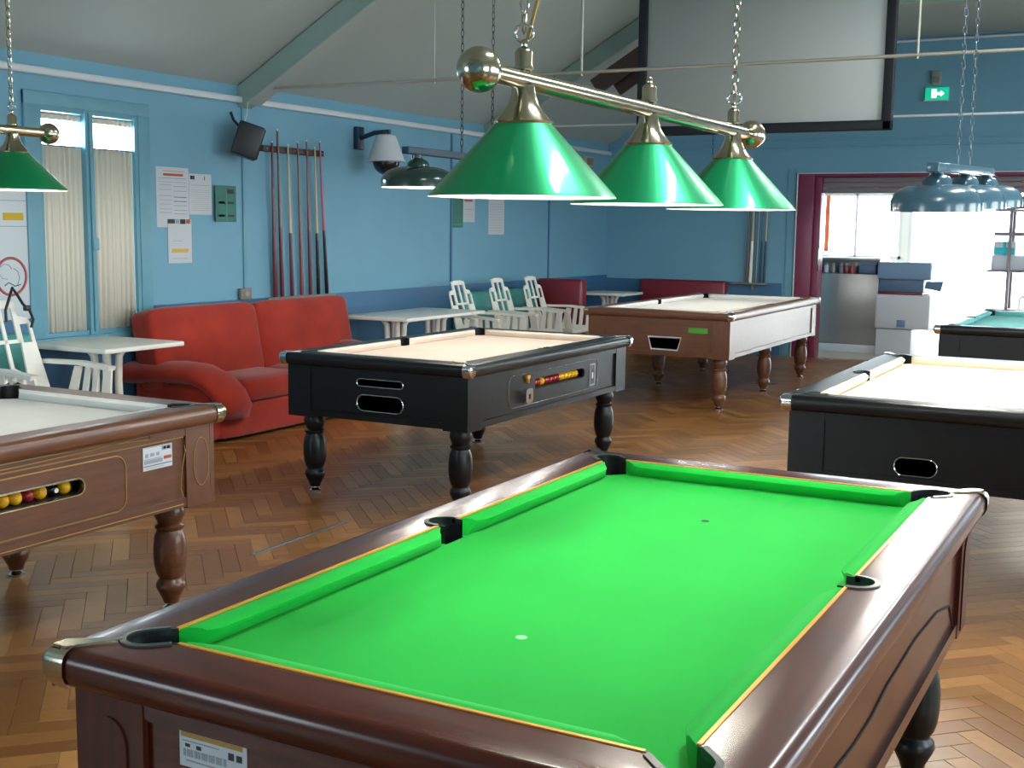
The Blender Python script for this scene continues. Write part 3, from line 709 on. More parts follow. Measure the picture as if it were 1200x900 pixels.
for i, col in enumerate(['yellow', 'black', 'yellow', 'red', 'yellow', 'yellow', 'red', 'yellow', 'red', 'red', 'yellow', 'red', 'red']):
    ball((-2.99 + BW - 0.098, 1.43 - 0.0515 * i, 0.583 + 0.0254), col, 'brown table')
for o in list(bpy.data.objects):
    if o.name.startswith('pool_ball') and 'black pool' in o['label']:
        d = MB().lathe([(0.009, 0), (0.0088, 0.0008)], (0, 0, 0), 14)
        d.v = [(0.0246 + z, x, y) for x, y, z in d.v]
        d.build('number_spot', 'ball_white', o)

# --- black table with the beige cloth in front of the sofa
KW, KL = 1.26, 2.16; ky0 = 3.9
wnd = slot_poly(4.72 - ky0, 5.40 - ky0, 0.60, 0.66)
s1 = slot_poly(0.505, 0.81, 0.652, 0.694); s2 = slot_poly(0.505, 0.81, 0.515, 0.605)
black = pool_table('black lacquered pool table with beige cloth in front of the red sofa', (-2.92, ky0, 0), KW, KL, 0.815, 'black_lacquer', 'black_lacquer', 'beige_cloth', 'chrome', None, hole={'right': [wnd], 'near': [s1, s2]}, zb=0.46)
fm = face_frame('right', KW, KL, 0.035)
line_on_face('chrome_outline', fm, rrect(1.2, 0.185, 0.05, 8, (5.0 - ky0, 0.612)), 0.003, 'chrome', black, True, -0.011)
fn_ = face_frame('near', KW, KL, 0.035)
line_on_face('slot_rim', fn_, s1, 0.004, 'chrome', black, True, -0.012)
line_on_face('slot_rim', fn_, s2, 0.004, 'chrome', black, True, -0.012)
MB().box((KW - 0.125, 4.70 - ky0, 0.593), (KW - 0.066, 5.42 - ky0, 0.601)).box((KW - 0.135, 4.7 - ky0, 0.593), (KW - 0.125, 5.42 - ky0, 0.68)).build('ball_trough', 'dark', black)
cm = on_face(fm, rrect(0.085, 0.085, 0.02, 4, (4.615 - ky0, 0.575)), -0.012, 0.012).build('coin_mechanism', 'chrome', black)
on_face(fm, [(4.605 - ky0, 0.555), (4.625 - ky0, 0.555), (4.625 - ky0, 0.585), (4.605 - ky0, 0.585)], 0.012, 0.014).build('coin_slot', 'dark', cm)
on_face(fm, [(4.60 - ky0, 0.69), (4.635 - ky0, 0.69), (4.635 - ky0, 0.675), (4.622 - ky0, 0.67), (4.622 - ky0, 0.648), (4.612 - ky0, 0.648), (4.612 - ky0, 0.67), (4.60 - ky0, 0.675)], -0.012, 0.004).build('lock_key', 'gold', black)
lb = on_face(fm, [(5.475 - ky0, 0.535), (5.555 - ky0, 0.535), (5.555 - ky0, 0.675), (5.475 - ky0, 0.675)], -0.013, -0.009).build('instruction_plate', 'ink', black)
on_face(fm, [(5.485 - ky0, 0.545), (5.545 - ky0, 0.545), (5.545 - ky0, 0.665), (5.485 - ky0, 0.665)], -0.009, -0.0085).build('plate_face', 'cue_black', lb)
on_face(fm, [(5.505 - ky0, 0.58), (5.525 - ky0, 0.58), (5.525 - ky0, 0.62), (5.505 - ky0, 0.62)], -0.0085, -0.008).build('plate_mark', 'paper', lb)
for i, col in enumerate(['yellow', 'yellow', 'yellow', 'yellow', 'yellow', 'red', 'red', 'red', 'red', 'yellow', 'red', 'red']):
    ball((-2.92 + KW - 0.098, 5.355 - 0.0515 * i, 0.601 + 0.0254), col, 'black table')

# --- long six-legged oak table at the back
OW, OL = 1.37, 3.0
ohole = [(0.60, 0.608), (0.90, 0.608), (0.87, 0.50), (0.63, 0.50)]
oak = pool_table('long reddish oak pool table with ivory cloth and six legs', (-3.05, 8.24, 0), OW, OL, 0.84, 'oak', 'oak', 'ivory_cloth', 'chrome', None, mids=1, hole={'near': [ohole]}, rz=0.012, leg_in=0.15)
fm = face_frame('near', OW, OL, 0.035)
line_on_face('slot_rim', fm, ohole, 0.009, 'white_pvc', oak, True, -0.011)
on_face(fm, [(0.965, 0.655), (1.135, 0.655), (1.135, 0.70), (0.965, 0.70)], -0.012, -0.009).build('green_plate', 'green_label', oak)

# --- right black table with the cream cloth
hs = slot_poly(0.49, 0.665, 0.508, 0.585)
rblack = pool_table('black pool table with cream cloth in the daylight by the opening', (0.03, 3.70, 0), 1.26, 2.17, 0.82, 'black_lacquer', 'black_lacquer', 'cream_cloth', 'chrome', None, hole={'near': [hs]}, zb=0.46)
line_on_face('slot_rim', face_frame('near', 1.26, 2.17, 0.035), hs, 0.004, 'chrome', rblack, True, -0.011)
# --- farther black table with the teal cloth near the opening
fblack = pool_table('black pool table with teal cloth close to the maroon opening', (-0.09, 8.33, 0), 1.26, 2.3, 0.82, 'black_lacquer', 'black_lacquer', 'teal_cloth', 'chrome', None, zb=0.46)

# ================================================================== lamps
def chain(parent, x, y, z0, z1, m='brass', link=0.045):
    """A hanging chain of separate oval links joined into one part."""
    mb = MB(); n = max(1, int((z1 - z0) / (link * 0.78)))
    st = (z1 - z0) / n
    for i in range(n):
        zc = z0 + st * (i + 0.5); pts = []
        for k in range(8):
            a = 2 * PI * k / 8; u = 0.009 * math.cos(a); h = link / 2 * math.sin(a)
            pts.append((x + (u if i % 2 else 0), y + (0 if i % 2 else u), zc + h))
        mb.tube(pts, 0.0021, 5, False, True)
    return mb.build('chain', m, parent, 60)

def bulb_light(x, y, z, power, col=(1.0, 0.95, 0.88)):
    d = bpy.data.lights.new('bulb_light', 'POINT'); d.energy = power; d.color = col; d.shadow_soft_size = 0.035
    o = bpy.data.objects.new('bulb_light', d); C.objects.link(o); o.location = (x, y, z)
    return o

def cone_lamp(label, x, ys, zr, D, power, group=None, chains=(0, 2), ends=0.17, cable=True):
    """Brass bar with three conical green shades hanging over a table; zr is the height of the rims."""
    zbar = zr + 0.222
    t = thing('billiard_lamp', label, 'lamp', (x, 0, 0), 0, group)
    y0, y1 = ys[0] - ends, ys[-1] + ends
    MB().tube([(0, y0, zbar), (0, y1, zbar)], 0.0185, 16).build('bar', 'brass', t, 60)
    for y in (y0, y1):
        b = MB().sphere((0, y, zbar), 0.041, 20, 14).build('ball_end', 'brass', t, 180)
        MB().lathe([(0.024, -0.02), (0.027, 0), (0.024, 0.02)], (0, 0, 0), 16).mesh('collar', 'brass', 40) if False else None
    for i, y in enumerate(ys):
        R = D / 2
        sh = MB(); pr_o = [(R, 0.0), (R * 0.985, 0.006), (0.062, 0.138)]; pr_i = [(0.058, 0.134), (R * 0.97, 0.005), (R, 0.0)]
        s_ = MB().lathe([(R, 0.0), (R - 0.004, 0.006), (0.055, 0.14), (0.03, 0.142)], (0, y, zr), 48, False).build('shade', 'green_metal', t, 30)
        MB().lathe([(0.03, 0.139), (0.053, 0.137), (R - 0.007, 0.004), (R - 0.0005, 0.0)], (0, y, zr), 48, False).build('shade_lining', 'white_inside', s_, 30)
        MB().lathe([(0.056, 0.139), (0.058, 0.143), (0.054, 0.147), (0.044, 0.158), (0.032, 0.175), (0.024, 0.195), (0.022, 0.212)], (0, y, zr), 28, False).build('neck', 'brass', t, 50)
        MB().lathe([(0.010, 0.016), (0.020, 0.018), (0.020, 0.024), (0.017, 0.028), (0.0175, 0.052), (0.013, 0.058), (0.006, 0.062), (0.008, 0.07), (0.004, 0.076)], (0, y, zbar), 18).build('finial', 'brass', t, 50)
        bl = MB().sphere((0, y, zr + 0.055), 0.03, 16, 10, (1, 1, 1.15)).build('bulb', 'bulb', t, 180)
        MB().lathe([(0.014, 0.085), (0.014, 0.135)], (0, y, zr), 12).build('bulb_cap', 'brass', bl, 60)
        bulb_light(x, y, zr + 0.012, power)
        if i in chains:
            chain(t, 0, y, zbar + 0.09, ZC - 0.01)
            MB().tube([(0.02 * math.cos(2 * PI * k / 16), y, zbar + 0.088 + 0.016 * math.sin(2 * PI * k / 16)) for k in range(16)], 0.003, 6, False, True).build('ring', 'chrome', t, 60)
    if cable:
        y = ys[0]
        MB().tube([(0.006, y, zbar + 0.07), (0.012, y + 0.005, zbar + 0.1), (0.022, y + 0.012, zbar + 0.15), (0.02, y + 0.012, zbar + 0.25), (0.008, y + 0.005, zbar + 0.45), (0.01, y, ZC - 0.01)], 0.0035, 6).build('cable', 'pale_gold', t, 60)
    return t

MAIN_P, SIDE_P = 2.9, 3.0
cone_lamp('brass bar lamp with three green cone shades over the green cloth', 0.38, (0.61, 1.245, 1.875), 1.589, 0.366, MAIN_P)
cone_lamp('brass bar lamp with green cone shades over the grey cloth', -2.38, (0.44, 1.07, 1.70), 1.648, 0.385, SIDE_P)

def dome_lamp(label, x, ys, zr, D, enamel, barmat, power, chain_y, group=None, hb=0.183, tilt=0.0):
    """Flat bar carrying three round enamel dome shades, on two chains; zr is the rim height at the middle."""
    ym = (ys[0] + ys[-1]) / 2
    t = thing('billiard_lamp', label, 'lamp', (x, ym, zr), 0, group); R = D / 2
    t.rotation_euler = (tilt, 0, 0)
    ys = [y - ym for y in ys]; zb = hb
    rbox('bar', (-0.025, ys[0] - 0.13, zb), (0.025, ys[-1] + 0.13, zb + 0.04), barmat, t, 0.004, 2)
    for y in ys:
        pr = [(R, 0.0), (R, 0.035), (R * 0.985, 0.05)] + [(0.062 + (R * 0.97 - 0.062) * math.cos(a), 0.052 + 0.066 * math.sin(a)) for a in (0.1, 0.35, 0.62, 0.9, 1.2, 1.5)] + [(0.03, 0.118)]
        s_ = MB().lathe(pr, (0, y, 0), 40, False).build('shade', enamel, t, 35)
        MB().lathe([(0.03, 0.115), (R * 0.5, 0.108), (R * 0.85, 0.08), (R - 0.006, 0.04), (R - 0.003, 0.001)], (0, y, 0), 40, False).build('shade_lining', 'white_inside', s_, 60)
        MB().lathe([(0.064, 0.115), (0.062, 0.135), (0.05, 0.15), (0.034, 0.158), (0.024, 0.165), (0.024, max(zb, 0.17))], (0, y, 0), 24, False).build('neck', enamel, t, 40)
        rbox('strap', (-0.031, y - 0.02, 0.13), (-0.025, y - 0.012, zb + 0.01), 'chrome', t, 0.001, 1)
        MB().sphere((0, y, 0.05), 0.03, 14, 10).build('bulb', 'bulb', t, 180)
        bulb_light(x, ym + y * math.cos(tilt), zr + 0.008 + y * math.sin(tilt), power)
    for y in chain_y:
        chain(t, 0, y - ym, zb + 0.04, ZC - zr - 0.03, 'black_plastic' if enamel == 'dark_green_metal' else 'strip', 0.05)
    return t
dome_lamp('dark green dome shades on a navy bar over the beige cloth', -2.29, (4.37, 5.03, 5.69), 1.747, 0.42, 'dark_green_metal', 'navy_bar', 6.5, (4.85, 5.22))
dome_lamp('slate blue dome shades on a flat bar over the cream cloth', 0.58, (4.06, 4.86, 5.6), 1.648, 0.385, 'slate_metal', 'slate_metal', 14.0, (4.6, 4.97), None, 0.168, 0.034)
dome_lamp('dark dome shades on a flat bar over the teal cloth', 0.60, (8.75, 9.4, 10.05), 1.72, 0.40, 'navy_bar', 'navy_bar', 2.0, (9.2, 9.6))
dome_lamp('added unseen dome shades on a flat bar lighting the ivory cloth', -2.36, (9.1, 9.75, 10.4), 1.80, 0.40, 'dark_green_metal', 'navy_bar', 5.0, (9.55, 9.95), None, 0.168)  # hidden lamp, added to brighten the cloth of the oak table

# twin fluorescent tubes under the flat ceiling, above the frame of the picture
for i, (y, lab) in enumerate(((1.4, 'twin tube ceiling light above the green cloth table'), (5.0, 'twin tube ceiling light above the cream cloth table'), (8.4, 'twin tube ceiling light above the teal cloth table'))):
    t = thing('ceiling_light', lab, 'ceiling light', (1.35, y, ZC), 0, 'twin tube ceiling lights')
    rbox('housing', (-0.11, -0.65, -0.06), (0.11, 0.65, 0.0), 'white_pvc', t, 0.006)
    for sx in (-0.06, 0.06):
        MB().tube([(sx, -0.61, -0.085), (sx, 0.61, -0.085)], 0.015, 12).build('tube', 'tube_glow', t, 60)
        for yy in (-0.62, 0.605): rbox('tube_holder', (sx - 0.014, yy, -0.105), (sx + 0.014, yy + 0.015, -0.06), 'white_pvc', t, 0.002, 1)
    d = bpy.data.lights.new('tube_light', 'AREA'); d.shape = 'RECTANGLE'; d.size = 0.15; d.size_y = 1.2; d.energy = 26.0; d.color = (0.95, 0.98, 1.0)
    o = bpy.data.objects.new('tube_light', d); C.objects.link(o); o.location = (1.35, y, ZC - 0.11)

# ================================================================== sofa
sofa = thing('sofa', 'red velour two seat sofa with rolled arms below the cue rack', 'sofa', (-4.58, 5.86, 0))
def soft(name, a, b, m, parent, r, mtx=None, bulge=0.0):
    """A rounded, slightly bulging cushion."""
    me = bpy.data.meshes.new(name); bm = bmesh.new(); bmesh.ops.create_cube(bm, size=1.0)
    bmesh.ops.subdivide_edges(bm, edges=bm.edges[:], cuts=7, use_grid_fill=True)
    A, B = Vector(a), Vector(b); c = (A + B) / 2; h = (B - A) / 2
    for v in bm.verts:
        q = v.co * 2
        p = Vector((q.x * h.x, q.y * h.y, q.z * h.z))
        core = Vector((max(-h.x + r, min(h.x - r, p.x)), max(-h.y + r, min(h.y - r, p.y)), max(-h.z + r, min(h.z - r, p.z))))
        d = p - core
        if d.length > 1e-6: p = core + d.normalized() * min(r, max(abs(d.x), abs(d.y), abs(d.z)))
        k = bulge * (1 - q.y * q.y) * (1 - 0.5 * q.z * q.z) if abs(q.x) > 0.9 else 0
        p.x += k * (1 if q.x > 0 else -1)
        v.co = c + p
    bmesh.ops.recalc_face_normals(bm, faces=bm.faces)
    if mtx: bmesh.ops.transform(bm, matrix=mtx, verts=bm.verts)
    for f in bm.faces: f.smooth = True
    bm.to_mesh(me); bm.free(); me.materials.append(M[m])
    o = bpy.data.objects.new(name, me); C.objects.link(o); o.parent = parent
    sd = o.modifiers.new('smooth', 'SUBSURF'); sd.levels = 1; sd.render_levels = 1
    return o
soft('base', (-0.36, -1.0, 0.012), (0.34, 1.0, 0.27), 'red_fabric', sofa, 0.04)
for y0, y1 in ((-0.73, -0.005), (0.005, 0.73)):
    soft('seat_cushion', (-0.15, y0, 0.255), (0.36, y1, 0.44), 'red_fabric', sofa, 0.06, None, 0.01)
tilt = Matrix.Translation((-0.2, 0, 0.36)) @ Matrix.Rotation(math.radians(-11), 4, 'Y') @ Matrix.Translation((0.2, 0, -0.36))
for y0, y1 in ((-1.13, 0.004), (-0.004, 1.19)):
    soft('back_cushion', (-0.28, y0, 0.34), (-0.05, y1, 0.93), 'red_fabric', sofa, 0.05, tilt, 0.02)
soft('backrest', (-0.39, -1.08, 0.05), (-0.26, 1.08, 0.82), 'red_fabric', sofa, 0.05)
for sg in (-1, 1):
    path = [(-0.40, 0.47), (-0.2, 0.48), (0.0, 0.49), (0.16, 0.48), (0.28, 0.43), (0.355, 0.35), (0.38, 0.26), (0.375, 0.18)]
    rings = []
    for i, (x, z) in enumerate(path):
        a = path[max(0, i - 1)]; b = path[min(len(path) - 1, i + 1)]; tx, tz = b[0] - a[0], b[1] - a[1]; l = math.hypot(tx, tz); nx, nz = -tz / l, tx / l
        wv = 0.165 if i < len(path) - 1 else 0.12; hv = (0.08 if i < len(path) - 1 else 0.045)
        yc = 1.06 - 0.2 * i / (len(path) - 1)
        rings.append([(x + nx * hv * math.sin(2 * PI * k / 20), sg * yc + wv * math.cos(2 * PI * k / 20), z + nz * hv * math.sin(2 * PI * k / 20)) for k in range(20)])
    MB().loft(rings).build('armrest', 'red_fabric', sofa, 70)
    soft('arm_panel', (-0.38, sg * 0.93 - 0.15, 0.012), (0.31, sg * 0.93 + 0.15, 0.42), 'red_fabric', sofa, 0.05)
for x in (-0.3, 0.2):
    for y in (-0.8, 0.8): MB().lathe([(0.025, 0), (0.03, 0.045)], (x, y, 0), 12).build('foot', 'black_plastic', sofa, 60)

# ================================================================== white tables and chairs
def garden_table(label, x0, x1, y0, y1, n=1):
    t = thing('garden_table', label, 'table', ((x0 + x1) / 2, (y0 + y1) / 2, 0))
    hx, hy = (x1 - x0) / 2, (y1 - y0) / 2
    rbox('table_top', (-hx, -hy, 0.718), (hx, hy, 0.75), 'white_plastic', t, 0.008)
    cs = [0.0] if n == 1 else [-hy + 0.33, hy - 0.33]
    for cyy in cs:
        for sx in (-1, 1):
            for sy in (-1, 1):
                pts = [(sx * 0.24, cyy + sy * 0.24, 0.02), (sx * 0.1, cyy + sy * 0.1, 0.06), (sx * 0.055, cyy + sy * 0.055, 0.2), (sx * 0.05, cyy + sy * 0.05, 0.5), (sx * 0.055, cyy + sy * 0.055, 0.66), (sx * 0.085, cyy + sy * 0.085, 0.718)]
                MB().tube(pts, [0.022, 0.026, 0.026, 0.026, 0.026, 0.02], 10).build('leg', 'white_plastic', t, 60)
        MB().lathe([(0.08, 0.30), (0.082, 0.31), (0.08, 0.33)], (0, cyy, 0), 20).build('brace_ring', 'white_plastic', t, 60)
    return t
garden_table('square white plastic table between the window and the red sofa', -4.98, -4.26, 3.87, 4.56)
garden_table('long white plastic table behind the black table', -4.86, -4.17, 7.12, 8.45, 2)
garden_table('small white table in the far corner beside the maroon booth', -4.92, -4.28, 12.0, 12.62)

def garden_chair(label, x, y, rz, group, low=1.0):
    """High-backed slotted plastic armchair; faces +x before turning, the seat centre at the origin."""
    t = thing('garden_chair', label, 'chair', (x, y, 0), rz, group)
    P = lambda s, z: (-0.20 - (z - 0.42) * 0.30, s, z)            # leaning back plane
    def panel(mb, pts, th=0.014):
        mb.loft([[(P(s, z)[0] + d, s, z) for s, z in pts] for d in (-th / 2, th / 2)])
    top = 0.99 * low
    zs = lambda f: 0.42 + (top - 0.42) * f
    back = MB()
    wid = lambda f: 0.245 - 0.055 * f if f < 0.72 else 0.135
    # stiles, rails and the bars between the openings
    for sg in (-1, 1):
        panel(back, [(sg * wid(0), zs(0)), (sg * 0.085, zs(0)), (sg * 0.10, zs(0.45)), (sg * 0.105, zs(0.60)), (sg * 0.105, zs(0.85)), (sg * wid(0.7), zs(0.85)), (sg * (wid(0.7) + 0.004), zs(0.60)), (sg * wid(0.45), zs(0.45))][:4] + [(sg * wid(0.6), zs(0.60)), (sg * wid(0.45), zs(0.45))])
        panel(back, [(sg * 0.105, zs(0.60)), (sg * 0.122, zs(0.60)), (sg * 0.122, zs(1.0)), (sg * 0.085, zs(1.0)), (sg * 0.085, zs(0.60))])
        panel(back, [(sg * 0.122, zs(0.78)), (sg * wid(0.7), zs(0.78)), (sg * (wid(0.7) - 0.02), zs(0.84)), (sg * 0.122, zs(0.86))])
        panel(back, [(sg * (wid(0.7) - 0.02), zs(0.6)), (sg * wid(0.6), zs(0.6)), (sg * wid(0.7), zs(0.79)), (sg * (wid(0.7) - 0.02), zs(0.79))])
    panel(back, [(-0.013, zs(0.0)), (0.013, zs(0.0)), (0.011, zs(0.97)), (-0.011, zs(0.97))])
    panel(back, [(-0.1, zs(0.94)), (0.1, zs(0.94)), (0.1, zs(1.0)), (0.06, zs(1.02)), (-0.06, zs(1.02)), (-0.1, zs(1.0))], 0.018)
    panel(back, [(-0.11, zs(0.60)), (0.11, zs(0.60)), (0.11, zs(0.635)), (-0.11, zs(0.635))])
    panel(back, [(-0.1, zs(0.0)), (0.1, zs(0.0)), (0.098, zs(0.24)), (0.06, zs(0.27)), (0.05, zs(0.33)), (0.0, zs(0.37)), (-0.05, zs(0.33)), (-0.06, zs(0.27)), (-0.098, zs(0.24))])
    back.build('backrest', 'white_plastic', t)
    rbox('seat', (-0.22, -0.24, 0.40), (0.26, 0.24, 0.43), 'white_plastic', t, 0.012)
    for sg in (-1, 1):
        a = MB()
        # broad armrest and slotted side panel
        MB().loft([[(-0.30, sg * 0.27 - 0.026, 0.655), (-0.30, sg * 0.27 + 0.026, 0.655), (-0.30, sg * 0.27 + 0.026, 0.68), (-0.30, sg * 0.27 - 0.026, 0.68)],
                   [(0.0, sg * 0.285 - 0.03, 0.66), (0.0, sg * 0.285 + 0.03, 0.66), (0.0, sg * 0.285 + 0.03, 0.685), (0.0, sg * 0.285 - 0.03, 0.685)],
                   [(0.26, sg * 0.285 - 0.03, 0.64), (0.26, sg * 0.285 + 0.03, 0.64), (0.27, sg * 0.285 + 0.03, 0.665), (0.27, sg * 0.285 - 0.03, 0.665)]]).build('armrest', 'white_plastic', t, 50)
        side = MB()
        for x0, x1, xb0, xb1 in ((-0.05, 0.01, -0.1, -0.02), (0.045, 0.085, 0.03, 0.075), (0.12, 0.16, 0.115, 0.155), (0.2, 0.265, 0.2, 0.28)):
            side.loft([[(xb0, sg * 0.25 + e, 0.42), (xb1, sg * 0.25 + e, 0.42), (x1, sg * 0.285 + e, 0.65), (x0, sg * 0.285 + e, 0.65)] for e in (-0.007, 0.007)])
        side.loft([[(-0.12, sg * 0.25 + e, 0.41), (0.29, sg * 0.25 + e, 0.41), (0.285, sg * 0.262 + e, 0.47), (-0.1, sg * 0.262 + e, 0.47)] for e in (-0.008, 0.008)])
        side.build('arm_panel', 'white_plastic', t)
        for xa, xb in ((0.23, 0.30), (-0.2, -0.30)):
            MB().loft([[(xa - 0.03, sg * 0.24 - 0.02, 0.415), (xa + 0.03, sg * 0.24 - 0.02, 0.415), (xa + 0.03, sg * 0.24 + 0.02, 0.415), (xa - 0.03, sg * 0.24 + 0.02, 0.415)],
                       [(xb - 0.018, sg * 0.27 - 0.015, 0), (xb + 0.018, sg * 0.27 - 0.015, 0), (xb + 0.018, sg * 0.27 + 0.015, 0), (xb - 0.018, sg * 0.27 + 0.015, 0)]]).build('leg', 'white_plastic', t)
    return t
GC = 'white slotted garden chairs'
garden_chair('high backed white garden chair with a black strap hung on its back', -4.36, 3.48, 0.0, GC, 1.05)
garden_chair('white garden chair standing behind the long white table', -4.36, 8.86, 0.0, GC)
garden_chair('white garden chair between the long white table and the chair beside the maroon booth', -4.36, 9.66, 0.0, GC)
garden_chair('white garden chair beside the maroon booth', -4.34, 10.38, 0.0, GC)
garden_chair('white garden chair in the glare behind the teal cloth table', 0.35, 11.6, -PI / 2, GC)
# black shoulder strap looped over the near chair
st = thing('shoulder_strap', 'black bag strap looped over the white garden chair back', 'strap', (-4.66, 3.5, 0))
pts = [(0.045, -0.06, 0.93), (0.03, -0.05, 1.0), (0.02, -0.01, 1.075), (0.01, 0.02, 1.13), (0.0, 0.06, 1.09), (0.0, 0.1, 1.03), (0.0, 0.15, 0.985), (0.0, 0.175, 0.93), (-0.01, 0.165, 0.88)]
MB().tube(pts, 0.009, 8).build('webbing', 'black_plastic', st, 60)
rbox('buckle', (-0.015, 0.11, 0.985), (0.015, 0.15, 1.02), 'black_plastic', st, 0.006)

def bench(name, label, cat, m, a, b, back_side, zseat, ztop, bt=0.14):
    """Upholstered bench: plinth, seat pad and backrest on the given side of the rectangle a-b."""
    t = thing(name, label, cat, ((a[0] + b[0]) / 2, (a[1] + b[1]) / 2, 0)); hx, hy = (b[0] - a[0]) / 2, (b[1] - a[1]) / 2
    sx0, sx1, sy0, sy1 = -hx, hx, -hy, hy
    if back_side == '-x': bk = ((-hx, -hy, 0.05), (-hx + bt, hy, ztop)); sx0 += bt
    elif back_side == '+y': bk = ((-hx, hy - bt, 0.05), (hx, hy, ztop)); sy1 -= bt
    else: bk = ((-hx, -hy, 0.05), (hx, -hy + bt, ztop)); sy0 += bt
    rbox('backrest', bk[0], bk[1], m, t, 0.03)
    rbox('seat', (sx0, sy0, zseat - 0.12), (sx1, sy1, zseat), m, t, 0.03)
    rbox('plinth', (-hx + 0.03, -hy + 0.03, 0), (hx - 0.03, hy - 0.03, zseat - 0.1), 'black_plastic', t, 0.005)
    return t
bench('wall_bench', 'teal padded bench against the wall behind the white garden chairs', 'bench', 'teal_vinyl', (-5.03, 9.25), (-4.74, 10.86), '-x', 0.45, 0.85, 0.16)
bench('wall_bench', 'short teal padded bench below the white board', 'bench', 'teal_vinyl', (-5.03, 3.2), (-4.76, 3.84), '-x', 0.45, 0.82, 0.16)
bench('booth_seat', 'maroon vinyl booth seat with its back to the pool tables', 'booth', 'maroon_vinyl', (-4.95, 11.02), (-4.38, 11.62), '-y', 0.46, 0.95, 0.16)
bench('booth_seat', 'maroon vinyl booth seat against the end wall', 'booth', 'maroon_vinyl', (-4.5, 12.66), (-3.36, 13.18), '+y', 0.46, 0.90, 0.14)

# ================================================================== cue racks
rk = thing('cue_rack', 'dark wooden wall rack for cues above the red sofa', 'cue rack', (XW, 0, 0))
rbox('upper_bar', (0.001, 6.28, 2.115), (0.044, 7.08, 2.165), 'brace', rk, 0.006)
for y_ in (6.32, 6.68, 7.04): rbox('screw', (0.044, y_, 2.135), (0.048, y_ + 0.012, 2.147), 'steel_rod', rk, 0.001, 1)
rl = thing('cue_ledge', 'narrow wooden ledge under the cue butts above the red sofa', 'ledge', (XW + 0.013, 6.75, 0.905))
rbox('board', (0, -0.45, 0.0), (0.05, 0.45, 0.025), 'outlet', rl, 0.006); rbox('lip', (0.05, -0.45, 0.005), (0.056, 0.45, 0.03), 'outlet', rl, 0.002)
CUES = [(6.37, 6.41, 2.20, 'cue_maroon', 'cue_maroon', 'thick maroon pool cue at the window end of the side wall rack', 1.2),
        (6.44, 6.50, 2.30, 'cue_maroon', 'cue_brown', 'long maroon pool cue with brown shaft on the side wall rack', 1.1),
        (6.57, 6.63, 2.19, 'cue_maroon', 'cue_ash', 'pale ash pool cue with a dark maroon butt on the side wall rack', 1.0),
        (6.70, 6.76, 2.22, 'cue_red', 'cue_brown', 'brown pool cue with a dull red butt on the side wall rack', 1.0),
        (6.82, 6.88, 2.24, 'cue_maroon', 'cue_red', 'reddish pool cue with a maroon butt on the side wall rack', 1.0),
        (6.93, 6.99, 2.19, 'cue_black', 'cue_ash', 'pale pool cue with a black butt on the side wall rack', 1.0),
        (7.0, 7.11, 2.245, 'cue_black', 'cue_pink', 'pink pool cue with a black butt on the side wall rack', 1.0)]
def cue(x0, y0, x1, y1, z0, z1, butt, shaft, label, k, group):
    t = thing('cue_stick', label, 'cue', (x0, y0, z0), 0, group)
    e = Vector((x1 - x0, y1 - y0, z1 - z0))
    MB().tube([(0, 0, 0), e * 0.02, e * 0.42], [0.013 * k, 0.015 * k, 0.0115 * k], 10).build('butt', butt, t, 60)
    MB().tube([e * 0.42, e * 0.99], [0.0115 * k, 0.0062 * k], 10).build('shaft', shaft, t, 60)
    MB().tube([e * 0.99, e], [0.0062, 0.0058], 8).build('tip', 'ball_white', t, 60)
for yt, yb_, zt_, b_, s_, lab, k in CUES: cue(XW + 0.042, yb_, XW + 0.058, yt, 0.931, zt_, b_, s_, lab, k * 1.2, 'cues on the side wall rack')
rk2 = thing('cue_rack', 'small wooden cue rack on the end wall beside the maroon opening', 'cue rack', (0, YB, 0))
rl = thing('cue_ledge', 'narrow wooden ledge under the cue butts on the end wall', 'ledge', (-3.09, YB - 0.013, 0.865))
rbox('board', (-0.23, -0.095, 0.0), (0.23, 0, 0.025), 'outlet', rl, 0.006)
rbox('upper_bar', (-3.15, -0.044, 1.93), (-2.87, -0.001, 1.97), 'brace', rk2, 0.006)
rbox('bracket', (0.03, -0.05, -0.065), (0.06, 0, 0.0), 'outlet', rl, 0.004)
for x_ in (-3.13, -2.9): rbox('screw', (x_, -0.048, 1.945), (x_ + 0.01, -0.044, 1.955), 'steel_rod', rk2, 0.001, 1)
for i, (x, b_, s_, lab) in enumerate(((-3.12, 'cue_brown', 'cue_brown', 'brown pool cue on the end wall rack'), (-3.07, 'ball_white', 'cue_ash', 'thick pale pool cue on the end wall rack'), (-3.0, 'strip', 'strip', 'grey pool cue on the end wall rack'), (-2.95, 'navy_bar', 'navy_grey', 'navy blue pool cue on the end wall rack'), (-2.90, 'navy_bar', 'cue_ash', 'navy butted pool cue with pale shaft on the end wall rack'))):
    cue(x, YB - 0.075, x + 0.02, YB - 0.068, 0.891, 2.1, b_, s_, lab, 1.5 if i == 1 else 1.0, 'cues on the end wall rack')

